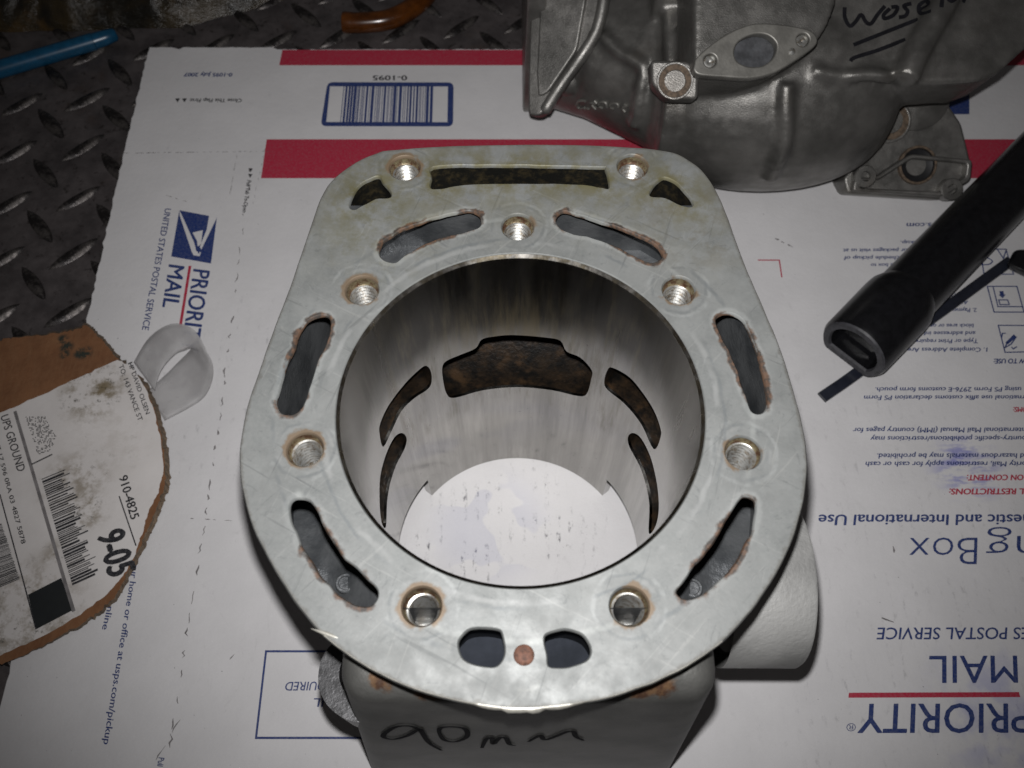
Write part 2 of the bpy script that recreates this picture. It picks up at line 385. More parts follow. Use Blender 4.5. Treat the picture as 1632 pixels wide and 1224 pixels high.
# perforations, slits and scuffs
random.seed(5)
def marks(pa_, pb_, cnt, ln, wd, name='perforation', wob=1.2):
    vs = []; fs = []
    for i in range(cnt):
        t = (i + random.uniform(.1, .5))/cnt; a = V(pa_)*(1-t) + V(pb_)*t + V((random.gauss(0, wob*.5), 0)); dr = (V(pb_)-V(pa_)).normalized(); l = ln*random.uniform(.35, 1.15)
        prev = None
        for k in range(4):
            q = a + dr*l*k/3 + V((random.gauss(0, wob), random.gauss(0, wob*.4))); w = wd*random.uniform(.3, 1)*(1 if 0 < k < 3 else .35); s = V((-dr.y, dr.x))*w/2
            j = len(vs); vs += [P(*(q+s), .00018), P(*(q-s), .00018)]
            if prev is not None: fs.append((prev, prev+1, j+1, j))
            prev = j
    return mesh(name, vs, fs, M['crease'], box)
marks((192, 244), (432, 241), 26, 8, 1.1, wob=.4); marks((400, 262), (372, 480), 9, 16, 2.2); marks((372, 500), (327, 830), 13, 15, 4.0); marks((327, 830), (268, 1195), 11, 20, 3.2)
marks((378, 243), (366, 312), 6, 12, 1, wob=.3); marks((424, 230), (402, 330), 8, 10, 1, wob=.4); marks((300, 826), (372, 830), 4, 14, 1.6, wob=.4)
marks((290, 1140), (252, 1206), 2, 40, 2.2); marks((1232, 378), (1262, 392), 3, 12, 3, 'scuff'); marks((1422, 868), (1428, 890), 1, 24, 5, 'scuff', .5); marks((1392, 980), (1420, 990), 1, 26, 5, 'scuff', .5)
marks((285, 620), (262, 655), 3, 22, 2, 'scuff'); marks((260, 310), (300, 322), 3, 10, 1.2, 'scuff', .4); marks((380, 1035), (360, 1058), 1, 26, 2, 'scuff', .3)

# ------------------------------------------------------------------ cylinder casting
cyl = empty('engine_cylinder', (0, 0, 0), 'grey aluminium engine cylinder with round bore and slotted top deck standing on the white box', 'engine cylinder')
DECK = [(620,240),(700,234),(840,231),(960,233),(1060,241),(1100,258),(1125,280),(1143,310),(1160,350),(1185,420),(1215,490),(1240,550),(1262,620),(1278,680),(1285,740),(1280,790),(1268,840),(1250,885),(1225,930),(1190,980),(1150,1020),(1110,1050),(1060,1077),(1000,1100),(940,1116),(880,1125),(830,1128),(780,1124),(720,1113),(660,1096),(610,1074),(560,1045),(510,1005),(470,955),(435,900),(405,840),(388,780),(383,730),(387,690),(398,640),(415,590),(440,520),(470,440),(500,350),(515,310),(535,283),(570,258),(600,245)]
SL = {
 1: [(690,265),(760,262),(860,263),(955,265),(967,270),(972,300),(955,299),(930,295),(830,293),(740,295),(704,301),(686,301),(686,285)],
 2: [(555,330),(560,312),(572,295),(592,283),(606,281),(612,290),(624,303),(622,315),(600,318),(580,327),(565,335)],
 3: [(1058,281),(1076,288),(1092,303),(1106,322),(1103,330),(1085,328),(1060,317),(1037,313),(1035,303),(1048,288)],
 4: [(605,407),(603,395),(612,382),(640,365),(680,350),(720,338),(745,334),(763,339),(770,351),(764,362),(745,370),(710,378),(675,391),(650,405),(632,418),(614,417)],
 5: [(885,346),(891,336),(905,335),(925,342),(960,352),(1000,367),(1040,385),(1055,400),(1055,412),(1040,420),(1020,413),(985,395),(945,381),(905,371),(888,360)],
 6: [(520,502),(528,515),(526,540),(510,575),(497,610),(488,640),(480,655),(465,662),(448,659),(440,645),(443,620),(455,580),(470,545),(480,521),(496,506)],
 7: [(1140,511),(1150,498),(1167,498),(1185,510),(1200,540),(1215,580),(1222,620),(1224,645),(1215,658),(1200,658),(1190,640),(1178,600),(1165,565),(1148,535)],
 8: [(458,815),(462,800),(478,792),(495,796),(508,815),(520,845),(545,880),(575,910),(600,935),(602,955),(590,968),(570,968),(545,955),(515,925),(490,890),(470,850)],
 9: [(1207,800),(1205,830),(1195,860),(1175,895),(1150,925),(1120,950),(1095,957),(1080,950),(1078,936),(1095,915),(1120,885),(1145,850),(1160,820),(1175,797),(1192,789)],
 10: [(728,1025),(738,1007),(755,999),(793,1001),(804,1010),(805,1040),(798,1058),(782,1065),(752,1060),(734,1048)],
 11: [(865,1020),(872,1008),(900,1002),(930,1010),(943,1030),(942,1048),(925,1060),(890,1066),(873,1062),(869,1045)]}
BOLT = [(645,267),(1008,265),(825,361),(577,462),(1082,462),(486,716),(1185,721),(672,966),(1003,966)]
boltw = [P(x, y, HT).xy for x, y in BOLT]; RH = .0047
random.seed(3)
def wob(L, amp, sc):
    return [(x + amp*noise.noise((x*sc, y*sc, 3.3)), y + amp*noise.noise((x*sc, y*sc, 9.1))) for x, y in L]
deck_out = wob([tuple(P(x, y, HT).xy) for x, y in smooth(DECK, 5)], .00016, 200)
slots = {k: wob([tuple(P(x, y, HT).xy) for x, y in smooth(s, 4)], .0005 if 4 <= k <= 9 else .0003, 260) for k, s in SL.items()}
holes = [circ((0, 0), RB + .0011, 200)] + list(slots.values()) + [circ(b, RH, 32) for b in boltw]
def inside(pts, L):
    x, y = pts[:, 0], pts[:, 1]; L = np.array(L); r = np.zeros(len(pts), bool); j = len(L)-1
    for i in range(len(L)):
        xi, yi, xj, yj = *L[i], *L[j]
        if yi != yj: r ^= ((yi > y) != (yj > y)) & (x < (xj-xi)*(y-yi)/(yj-yi) + xi)
        j = i
    return r
def dist_to(pts, L):
    A = np.array(L); B = np.roll(A, -1, 0); best = np.full(len(pts), 9.)
    for a, b in zip(A, B):
        ab = b-a; t = np.clip(((pts-a) @ ab)/max(ab @ ab, 1e-14), 0, 1); best = np.minimum(best, np.hypot(*(pts - a - t[:, None]*ab).T))
    return best
def cdt(outer, holes, sp):
    vs = []; es = []
    for L in [outer] + holes:
        b = len(vs); vs += [V(p) for p in L]; es += [(b+i, b+(i+1) % len(L)) for i in range(len(L))]
    O = np.array(outer); lo, hi = O.min(0), O.max(0)
    gx, gy = np.meshgrid(np.arange(lo[0], hi[0], sp), np.arange(lo[1], hi[1], sp*.87)); gx[1::2] += sp/2
    g = np.stack([gx.ravel(), gy.ravel()], -1); k = inside(g, outer)
    for h in holes: k &= ~inside(g, h)
    g = g[k]; far = np.ones(len(g), bool)
    for L in [outer] + holes: far &= dist_to(g, L) > sp*.45
    vs += [V(p) for p in g[far]]
    vo, eo, f, *_ = delaunay_2d_cdt(vs, es, [], 0, 1e-8)
    vo = np.array([tuple(v) for v in vo]); f = np.array([tuple(t) for t in f]); c = vo[f].mean(1); k = inside(c, outer)
    for h in holes: k &= ~inside(c, h)
    f = f[k]
    a, b, cc = vo[f[:, 0]], vo[f[:, 1]], vo[f[:, 2]]; fl_ = np.cross(b-a, cc-a) < 0; f[fl_] = f[fl_][:, ::-1]
    return vo, f
vo, ft = cdt(deck_out, holes, .0016)
bm = bmesh.new(); bv = [bm.verts.new((x, y, HT)) for x, y in vo]
for t in ft: bm.faces.new([bv[i] for i in t])
for v in [v for v in bm.verts if not v.link_faces]: bm.verts.remove(v)
def rim_walls(bm, steps):
    """grow walls from the boundary edges: steps of (outward, down)"""
    be = [e for e in bm.edges if e.is_boundary]; nm = {}
    for e in be:
        f = e.link_faces[0]; c = f.calc_center_median(); mid = (e.verts[0].co + e.verts[1].co)/2; t = (e.verts[1].co - e.verts[0].co); s = V((t.y, -t.x, 0)).normalized()
        if s.dot(mid - c) < 0: s = -s
        for v in e.verts: nm[v] = nm.get(v, V((0, 0, 0))) + s
    cur = be; dirs = {v: d.normalized() for v, d in nm.items()}
    for out, dn in steps:
        r = bmesh.ops.extrude_edge_only(bm, edges=cur); ne = [g for g in r['geom'] if isinstance(g, bmesh.types.BMEdge)]; nv = [g for g in r['geom'] if isinstance(g, bmesh.types.BMVert)]
        bm.verts.ensure_lookup_table(); nd = {}
        old = list(dirs.items())
        src = {tuple(round(c, 7) for c in v.co): d for v, d in old}
        for v in nv:
            d = src.get(tuple(round(c, 7) for c in v.co), V((0, 0, 0))); nd[v] = d
        for v in nv: v.co += nd[v]*out + V((0, 0, -dn))
        dirs = nd; cur = [e for e in ne if e.is_boundary]
rim_walls(bm, [(.00025, .00025), (.00015, .0008), (-.0016, .0006)])
bmesh.ops.recalc_face_normals(bm, faces=bm.faces)
me = bpy.data.meshes.new('deck'); bm.to_mesh(me); bm.free()
co = np.empty(len(me.vertices)*3); me.vertices.foreach_get('co', co); co = co.reshape(-1, 3)
dr = np.full(len(co), 9.); 
for k in range(4, 10): dr = np.minimum(dr, dist_to(co[:, :2], slots[k]))
dk = np.full(len(co), 9.)
for k in (1, 2, 3): dk = np.minimum(dk, dist_to(co[:, :2], slots[k]))
db = np.min([np.hypot(co[:, 0]-b.x, co[:, 1]-b.y) for b in boltw], 0) - RH
de = dist_to(co[:, :2], deck_out)
for nm_, d, sc in (('rim', dr, .0014), ('oil', dk, .0080), ('edge', de, .0012), ('bolt', db, .0015)):
    a = me.attributes.new(nm_, 'FLOAT', 'POINT'); vv = np.exp(-np.maximum(d, 0)/sc)
    if nm_ == 'rim': vv = np.where((co[:, 2] < HT - .0004) & (d < .004), 1.35, vv)
    a.data.foreach_set('value', vv.astype(np.float32))
n = NT('deck_metal')
c = n.mix(n.ramp(n.noise(45, 6, .65, dist=.6), .30, .70), (.130, .137, .134), (.170, .176, .171))
c = n.mix(n.ramp(n.noise(1100, 4, .75), .35, .7, 0, .45), c, (.185, .190, .185))
for rot, lc in ((.5, 0), (-.8, 3), (1.9, 7)):
    mp = n.n.new('ShaderNodeMapping'); n.L(n.tc, mp.inputs[0]); mp.inputs['Rotation'].default_value = (0, 0, rot); mp.inputs['Location'].default_value = (lc, lc, 0)
    c = n.mix(n.ramp(n.noise(700, 3, .7, vec=mp.outputs[0], sc=(.035, 1, 1)), .63, .70, 0, .34), c, (.235, .238, .228))
    c = n.mix(n.ramp(n.noise(520, 3, .7, vec=mp.outputs[0], sc=(.05, 1, 1), loc=(1, 5, 0)), .64, .72, 0, .40), c, (.070, .075, .075))
c = n.mix(n.ramp(n.noise(110, 7, .75, dist=3.0), .56, .66, 0, .45), c, (.088, .094, .094))
c = n.mix(n.ramp(n.noise(100, 6, .75, dist=2.0, loc=(3, 1, 0)), .60, .68, 0, .40), c, (.215, .218, .205))
md = None
for b in boltw:
    v = n.dist((b.x, b.y, HT)); md = v if md is None else n.math('MINIMUM', md, v)
jit = n.math('MULTIPLY', n.math('SUBTRACT', n.noise(260, 3), .5), .0016); md2 = n.math('ADD', md, jit)
for r0, col, w in ((.0081, (.26, .27, .265), .00035), (.0072, (.09, .10, .105), .0003), (.0064, (.22, .225, .22), .0004)):
    q = n.math('ABSOLUTE', n.math('SUBTRACT', md2, r0)); c = n.mix(n.math('MULTIPLY', n.ramp(q, w*2.2, w*.3), n.ramp(n.noise(170, 3, loc=(0, r0*900, 0)), .44, .60, 0, .36)), c, col)
bd = n.dist((0, 0, HT)); bd2 = n.math('ADD', bd, jit)
for r0, col, w in ((.0492, (.24, .245, .24), .0005), (.0506, (.10, .11, .115), .0003), (.0575, (.24, .25, .24), .0005), (.0612, (.095, .105, .11), .0004)):
    q = n.math('ABSOLUTE', n.math('SUBTRACT', bd2, r0)); c = n.mix(n.math('MULTIPLY', n.ramp(q, w*2.2, w*.3), n.ramp(n.noise(60, 3, loc=(r0*700, 0, 0)), .45, .6, 0, .55)), c, col)
oil = n.math('MULTIPLY', n.attr('oil'), n.ramp(n.noise(110, 6, .7), .36, .62)); c = n.mix(n.math('MULTIPLY', oil, .95), c, (.105, .095, .045))
q = P(610, 360, HT); c = n.mix(n.math('MULTIPLY', n.ramp(n.dist(tuple(q)), .026, .004), n.ramp(n.noise(150, 5, .7), .45, .62, 0, .55)), c, (.10, .095, .055))
q = P(1110, 360, HT); c = n.mix(n.math('MULTIPLY', n.ramp(n.dist(tuple(q)), .022, .004), n.ramp(n.noise(150, 5, .7), .45, .62, 0, .5)), c, (.105, .095, .07))
rim = n.math('ADD', n.math('MULTIPLY', n.attr('rim'), n.ramp(n.noise(48, 3, loc=(0, 0, 2)), .38, .60, .40, 1.30)), n.math('MULTIPLY', n.math('SUBTRACT', n.noise(330, 5, .7), .5), 1.1)); rc = n.mix(n.ramp(n.noise(620, 4), .4, .62), (.018, .011, .007), (.075, .036, .017))
c = n.mix(n.ramp(rim, .55, .95, 0, .9), c, rc)
bo_ = n.math('ADD', n.math('MULTIPLY', n.attr('bolt'), n.ramp(n.noise(70, 3, loc=(5, 2, 1)), .38, .60, .35, 1.2)), n.math('MULTIPLY', n.math('SUBTRACT', n.noise(420, 5, .7), .5), 1.3)); c = n.mix(n.ramp(bo_, .55, 1.0, 0, .8), c, (.13, .085, .045))
ed = n.math('ADD', n.attr('edge'), n.math('MULTIPLY', n.math('SUBTRACT', n.noise(500, 5, .7), .5), 1.2)); c = n.mix(n.ramp(ed, .6, 1.0, 0, .6), c, (.085, .08, .07))
n.bump(n.math('ADD', n.noise(420, 5, .65), n.math('MULTIPLY', n.noise(90, 4), .8)), .10, .0004)
M['deck'] = n.fin(c, n.ramp(n.noise(140, 4), .3, .7, .46, .66), n.ramp(n.attr('rim'), .3, .7, .32, 0))
deck = link('deck', me, M['deck'], cyl, 38)
tag(deck, 'machined grey top deck with rust stained coolant slots')

# bore liner
EXH = [(705,585),(712,575),(735,565),(758,555),(768,541),(790,536),(820,534),(870,538),(893,543),(903,560),(925,570),(943,590),(942,605),(935,628),(920,631),(880,622),(825,617),(770,622),(725,634),(712,628),(706,605)]
UL = [(678,583),(686,590),(688,607),(682,620),(660,635),(640,655),(625,685),(611,712),(605,692),(606,675),(620,645),(645,612),(665,592)]
LL = [(640,690),(648,698),(645,715),(632,740),(622,770),(617,800),(615,840),(608,832),(605,800),(606,760),(615,725),(628,698)]
UR = [(976,586),(968,590),(963,608),(968,621),(996,644),(1022,676),(1042,716),(1053,696),(1052,680),(1042,654),(1025,627),(1003,601)]
LR = [(1009,690),(1001,696),(1003,712),(1019,742),(1030,775),(1035,807),(1034,850),(1045,838),(1050,810),(1047,771),(1037,729),(1022,699)]
ports = [[hit_bore(x, y) for x, y in smooth(p, 4)] for p in (EXH, UL, LL, UR, LR)]
DG = math.pi/180*RB
rimb = []
for a in range(-180, 181, 2):
    z = 0. if abs(a) < 51 else (.0185 if abs(a) < 118 else 0.)
    rimb.append((a*DG, z + .0001))
fix = []
for i, p in enumerate(rimb):
    if i and abs(rimb[i-1][1] - p[1]) > .01:
        xm = (rimb[i-1][0] + p[0])/2; fix += [(xm - .0002, rimb[i-1][1]), (xm + .0002, p[1])]
    fix.append(p)
ZT = HT - .0011
outer = fix + [(180*DG, z) for z in np.arange(.004, ZT-.003, .004)] + [(a*DG, ZT) for a in range(180, -181, -2)] + [(-180*DG, z) for z in np.arange(.004, ZT-.003, .004)[::-1]]
vo, ft = cdt(outer, ports, .0022)
bm = bmesh.new(); wrap = lambda s, z, r: V((r*math.sin(s/RB), r*math.cos(s/RB), z))
bv = [bm.verts.new(wrap(s, z, RB)) for s, z in vo]
for t in ft: bm.faces.new([bv[i] for i in t[::-1]])
for v in [v for v in bm.verts if not v.link_faces]: bm.verts.remove(v)
bmesh.ops.remove_doubles(bm, verts=[v for v in bm.verts if v.co.y < -.0449], dist=1e-6)
be = [e for e in bm.edges if e.is_boundary]
r = bmesh.ops.extrude_edge_only(bm, edges=be)
for v in [g for g in r['geom'] if isinstance(g, bmesh.types.BMVert)]:
    topv = v.co.z > ZT - 1e-5; k = .0008/RB if topv else .0010/RB
    if abs(v.co.z) < .019 : k = .0035/RB
    v.co.x *= 1+k; v.co.y *= 1+k
    if topv: v.co.z = HT - .00025
n = NT('bore_steel'); xyz = n.sep()
stv = n.noise(140, 5, .7, sc=(1, 1, .05)); c = n.mix(n.ramp(stv, .30, .72), (.22, .213, .198), (.42, .41, .385))
c = n.mix(n.ramp(n.noise(22, 3), .35, .65, 0, .5), c, (.24, .233, .218))
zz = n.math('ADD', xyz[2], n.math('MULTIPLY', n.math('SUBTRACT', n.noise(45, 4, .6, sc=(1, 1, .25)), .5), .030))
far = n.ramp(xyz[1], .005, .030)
c = n.mix(n.math('MULTIPLY', n.ramp(zz, .098, .116), n.math('ADD', .30, n.math('MULTIPLY', far, .66))), c, (.032, .029, .024))  # dark top of the far wall: its dark reflection put into the colour
c = n.mix(n.math('MULTIPLY', n.math('MULTIPLY', n.ramp(xyz[2], .052, .058), far), n.ramp(n.noise(260, 4, .75, sc=(1, 1, .10)), .46, .70, 0, .55)), c, (.125, .108, .07))
c = n.mix(n.math('MULTIPLY', n.ramp(n.dist((0, .045, .108)), .030, .008), n.ramp(n.noise(200, 4, .7, sc=(1, 1, .08)), .40, .64, 0, .6)), c, (.22, .18, .10))
c = n.mix(n.ramp(n.noise(700, 3, .6), .70, .73, 0, .8), c, (.06, .055, .05))
n.bump(n.noise(900, 3, .6, sc=(1, 1, .04)), .05, .0003)
c = n.mix(n.ramp(xyz[2], HT-.0014, HT-.0009), c, n.mix(n.ramp(n.noise(300, 3), .4, .6), (.50, .44, .33), (.75, .72, .66)))
rg_ = n.math('MULTIPLY', n.ramp(stv, .3, .7, .15, .28), n.ramp(xyz[2], .045, .06, .5, 1.0))
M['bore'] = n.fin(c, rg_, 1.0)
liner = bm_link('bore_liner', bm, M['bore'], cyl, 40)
for p in liner.data.polygons: pass
n = NT('burnt_port'); c = n.mix(n.ramp(n.noise(240, 6, .7), .35, .65), (.004, .0035, .003), (.022, .014, .008)); c = n.mix(n.ramp(n.noise(120, 4), .55, .72, 0, .8), c, (.05, .028, .013)); n.bump(n.noise(800, 4), .5)
M['burnt'] = n.fin(c, .42, .35)
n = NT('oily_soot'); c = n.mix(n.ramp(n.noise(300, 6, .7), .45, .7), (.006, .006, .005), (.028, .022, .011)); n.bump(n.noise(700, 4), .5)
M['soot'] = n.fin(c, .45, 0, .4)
for i, L in enumerate(ports):
    cx = sum(p[0] for p in L)/len(L); cz = sum(p[1] for p in L)/len(L); vs = []; fs = []; N = len(L)
    for r_, k, dz in ((RB+.0006, 1.005, 0), (RB+.010, 1.06, -.001), (RB+.019, 1.05, -.006 if i else .001), (RB+.026 if i else RB+.037, .9, -.014 if i else .0)):
        vs += [wrap(cx + (s-cx)*k, cz + (z-cz)*k + dz, r_) for s, z in L]
    for j in range(3):
        for a in range(N): b = (a+1) % N; fs.append((j*N+a, j*N+b, (j+1)*N+b, (j+1)*N+a))
    fs.append(tuple(range(3*N, 4*N))); mesh('port_duct', vs, fs, M['burnt'], cyl, 50)

# water jacket under the slots, sooty cavities under the far ones
n = NT('jacket_cast'); c = n.mix(n.ramp(n.noise(80, 5), .35, .65), (.050, .054, .058), (.105, .110, .114)); n.bump(n.math('ADD', n.noise(300, 4), n.noise(900, 4)), .25, .0006)
M['jacket'] = n.fin(c, n.ramp(n.noise(60, 3), .35, .6, .25, .5), .45)
inner = [(x*.955, y*.955 + .0) for x, y in deck_out]
fl_out = [(x, max(min(y, .0645), -.0505)) for x, y in inner]
vo, ft = cdt(fl_out, [circ((0, 0), RB+.0045, 90)], .003)
def fz(x, y):
    return HT - .0225 + .0022*noise.noise((x*45, y*45, 1.)) + .0003*noise.noise((x*190, y*190, 4.)) - .012*max(0, min(1, (abs(x)-.048)/.006))*max(0, min(1, (y+.03)/.02)) + 0 - .014*max(0, min(1, (-y)/.03))*max(0, min(1, (abs(x)-.030)/.02))
mesh('water_jacket', [(x, y, fz(x, y)) for x, y in vo], [tuple(t) for t in ft], M['jacket'], cyl, 60)
vs, fs = [], []
for z in (HT-.0018, HT-.012, HT-.045): vs += [(x*.985, y*.985, z) for x, y in fl_out]
N = len(fl_out)
for j in range(2):
    for a in range(N): b = (a+1) % N; fs.append((j*N+a, j*N+b, (j+1)*N+b, (j+1)*N+a))
mesh('jacket_wall', vs, fs, M['jacket'], cyl, 60)
vs, fs = lathe([(RB+.0046, HT-.0020), (RB+.0046, HT-.034)], (0, 0, 0), 96); mesh('jacket_wall', vs, fs, M['jacket'], cyl, 60)
for q in ((551, 930), (1103, 938)):
    w = P(*q, HT-.03)
    for _ in range(5): w = P(*q, fz(w.x, w.y))
    vs, fs = lathe([(.0027, -.002), (.0027, .0006), (.0024, .0009), (.0019, .0009), (.0017, .0005), (.0001, .0005)], w, 20); mesh('core_plug', vs, fs, M['jacket'], cyl, 40)
wl = [(-.052, .0535), (-.047, .0565), (-.036, .0642), (.036, .0642), (.047, .0565), (.052, .0535)]
mesh('jacket_wall', [(x, y, HT-.0019) for x, y in wl] + [(x, y, HT-.04) for x, y in wl], [(i, i+1, i+7, i+6) for i in range(5)], M['jacket'], cyl)
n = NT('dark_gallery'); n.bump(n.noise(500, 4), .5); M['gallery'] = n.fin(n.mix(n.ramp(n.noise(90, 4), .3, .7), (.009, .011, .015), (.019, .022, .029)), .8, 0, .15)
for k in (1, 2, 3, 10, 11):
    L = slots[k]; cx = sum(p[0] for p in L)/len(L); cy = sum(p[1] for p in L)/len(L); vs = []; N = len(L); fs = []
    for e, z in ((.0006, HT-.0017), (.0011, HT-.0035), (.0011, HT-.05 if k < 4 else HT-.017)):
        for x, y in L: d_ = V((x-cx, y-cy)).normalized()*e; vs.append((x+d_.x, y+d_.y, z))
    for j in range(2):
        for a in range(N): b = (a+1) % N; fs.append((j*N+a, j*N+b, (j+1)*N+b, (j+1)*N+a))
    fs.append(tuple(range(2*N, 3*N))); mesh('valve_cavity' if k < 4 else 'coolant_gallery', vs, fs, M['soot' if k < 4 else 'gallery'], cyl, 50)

# threaded bolt holes
n = NT('rusty_counterbore'); c = n.mix(n.ramp(n.noise(520, 5, .7), .36, .64), (.20, .17, .10), (.075, .036, .020)); n.bump(n.noise(1200, 4), .5); M['cbore'] = n.fin(c, .42, .55)
n = NT('thread_metal'); c = n.mix(n.ramp(n.noise(600, 5, .7), .45, .7), (.30, .30, .285), (.13, .10, .065)); M['thread'] = n.fin(c, .40, .8)
for bi, b in enumerate(boltw):
    dpt = .0026 + random.uniform(-.0006, .0006)
    vs, fs = lathe([(RH+.00045, HT-.0010), (RH-.0002, HT-.0013), (RH-.0004, HT-dpt), (.0040, HT-dpt-.0006), (.0038, HT-dpt-.0008)], (b.x, b.y, 0), 36)
    bh = mesh('bolt_hole', vs, fs, M['cbore'], cyl, 40)
    vs, fs = [], []; ns, na, pit = 120, 40, .0015; z0 = HT-dpt-.0008
    for j in range(ns+1):
        for a in range(na):
            z = z0 - j*.0160/ns; ph = ((z0-z)/pit + a/na) % 1.0; rr = .0032 + .0008*abs(2*ph-1)
            if j == 0: rr = .0039
            vs.append((b.x + rr*math.cos(2*math.pi*a/na), b.y + rr*math.sin(2*math.pi*a/na), z))
    for j in range(ns):
        for a in range(na): k = (a+1) % na; fs.append((j*na+a, j*na+k, (j+1)*na+k, (j+1)*na+a))
    fs.append(tuple(range(ns*na, (ns+1)*na))); mesh('thread', vs, fs, M['thread'], bh)
# little rusty plug between the front windows
w = P(835, 1044, HT); vs, fs = lathe([(.0023, 0), (.0021, .0003), (.0012, .0005), (.00005, .0006)], w, 22); M['rust'] = plain('rust', (.095, .042, .026), .75, var=.45, scale=900, bst=.6)
mesh('rusty_plug', vs, fs, M['rust'], cyl, 50)
# burrs on the deck edge
M['burr'] = plain('bright_burr', (.36, .35, .31), .45, .5)
tip, root = P(496, 1002, HT-.0006), P(540, 1018, HT-.0008)
vs, fs = tube([root, root.lerp(tip, .5) + V((0, 0, .0006)), tip], [.0008, .0005, .0001], 8); mesh('burr', vs, fs, M['burr'], cyl, 60)
lip = [V((x, y, HT)) for x, y in deck_out if y < -.055 and abs(x) < .045]
lip.sort(key=lambda p: p.x); vs = []; fs = []
for i_, p in enumerate(lip):
    k_ = max(0, 1 - abs(p.x - .001)/.013)**.6; o_ = .0003 + .0012*k_*(.6 + 1.0*noise.noise((p.x*520, 2, 0))); dn = .0006 + .0016*k_*(.7 + .9*noise.noise((p.x*700, 7, 0))); d_ = V((p.x, p.y, 0)).normalized()
    vs += [p - d_*.0006 + V((0, 0, -.00025)), p + d_*.0002 + V((0, 0, .00005*k_)), p + d_*o_ - V((0, 0, .0005)), p + d_*o_*.8 - V((0, 0, dn)), p - d_*.0002 - V((0, 0, dn + .0006))]
for i_ in range(len(lip)-1):
    for k_ in range(4): a_ = i_*5+k_; fs.append((a_, a_+5, a_+6, a_+1))
mesh('burr_lip', vs, fs, M['burr'], cyl, 70)

# outer casting
n = NT('cast_aluminium')
c = n.mix(n.ramp(n.noise(45, 5), .32, .7), (.125, .122, .114), (.215, .208, .195)); c = n.mix(n.ramp(n.noise(25, 4, loc=(2, 5, 0)), .55, .75, 0, .5), c, (.085, .072, .058))
n.bump(n.math('ADD', n.noise(2200, 3, .6), n.math('MULTIPLY', n.noise(400, 3), .25)), .34, .0004)
M['cast'] = n.fin(c, n.ramp(n.noise(200, 4), .3, .7, .32, .48), .72)
vs, fs = [], []; N = len(deck_out)
for z, s, bl in ((HT-.0014, .992, 0), (HT-.0085, .986, .1), (HT-.012, .968, .3), (HT-.020, .965, .8), (HT-.035, .965, 1), (HT-.055, .95, .8), (.034, .95, .2)):
    for x, y in deck_out:
        g = bl*.0042*math.exp(-((y+.010)/.016)**2)*(abs(x) > .04)
        vs.append((x*s + math.copysign(g, x), y*s, z))
for j in range(6):
    for a in range(N): b = (a+1) % N; fs.append((j*N+a, j*N+b, (j+1)*N+b, (j+1)*N+a))
b0 = len(vs); vs += [((RB+.004)*math.sin(2*math.pi*a/N), (RB+.004)*math.cos(2*math.pi*a/N), .034) for a in range(N)]
me = bpy.data.meshes.new('body'); 
# close the base with a ring matched by angle
ring = sorted(range(N), key=lambda a: math.atan2(deck_out[a][0], deck_out[a][1]))
vs2 = vs[:b0] + [tuple((RB+.004)*V((deck_out[a][0], deck_out[a][1])).normalized()) + (.034,) for a in range(N)]
for a in range(N): b = (a+1) % N; fs.append((6*N+a, 6*N+b, 7*N+b, 7*N+a))
mesh('body', vs2, fs, M['cast'], cyl, 50)
# front intake box, flaring forward
def hexa(c8, bev, seg=4):
    bm = bmesh.new(); v = [bm.verts.new(p) for p in c8]
    for f in ((0, 3, 2, 1), (4, 5, 6, 7), (0, 1, 5, 4), (1, 2, 6, 5), (2, 3, 7, 6), (3, 0, 4, 7)): bm.faces.new([v[i] for i in f])
    bmesh.ops.recalc_face_normals(bm, faces=bm.faces)
    if bev: bmesh.ops.bevel(bm, geom=list(bm.edges), offset=bev, segments=seg, profile=.5, affect='EDGES')
    return bm
X0, X1 = -.0418, .0455
fb = [(X0-.0110, -.0785, .0006), (X1+.0090, -.0785, .0006), (X1+.0090, -.0495, .0006), (X0-.0110, -.0495, .0006), (X0, -.0675, .1335), (X1, -.0675, .1335), (X1, -.0495, .1335), (X0, -.0495, .1335)]
bm = hexa(fb, .0075, 6)
bm.normal_update(); bmesh.ops.delete(bm, geom=[f for f in bm.faces if f.normal.z > .985 and f.calc_area() > 1e-4], context='FACES')
bmesh.ops.delete(bm, geom=[f for f in bm.faces if f.calc_center_median().z > .118 and f.calc_center_median().y > -.0605 and abs(f.calc_center_median().x) < .036], context='FACES')
n = NT('shaded_stained_cast'); c = n.mix(n.ramp(n.noise(60, 5), .32, .7), (.085, .085, .080), (.135, .134, .126))  # base darkened to carry the front wall's shade; rust stains follow
rust = None
for px, py, r_ in ((606, 1082, .0030), (614, 1106, .0028), (690, 1108, .0055), (668, 1098, .003), (722, 1112, .004), (1022, 1106, .005), (1045, 1092, .005), (1056, 1103, .004)):
    q = P(px, py, .133); v = n.ramp(n.dist(tuple(q)), r_*1.7, r_*.5); rust = v if rust is None else n.math('MAXIMUM', rust, v)
rr = n.math('ADD', rust, n.math('MULTIPLY', n.math('SUBTRACT', n.noise(380, 5, .7), .5), 1.5)); c = n.mix(n.ramp(rr, .55, 1.0, 0, .85), c, n.mix(n.ramp(n.noise(420, 4), .4, .6), (.07, .028, .012), (.16, .085, .038)))
n.bump(n.noise(1300, 3, .6), .25, .0005); M['stained'] = n.fin(c, .5, .45)
bm_link('intake_box', bm, M['stained'], cyl, 40)
fp = Plane((0, -.0675, .1335), V((0, -.1329, .0110)))
HW = lambda pts: [fp.hit(*p) for p in smooth(pts, 5, False)]
M['marker'] = plain('marker_ink', (.008, .008, .010), .8, spec=.1)
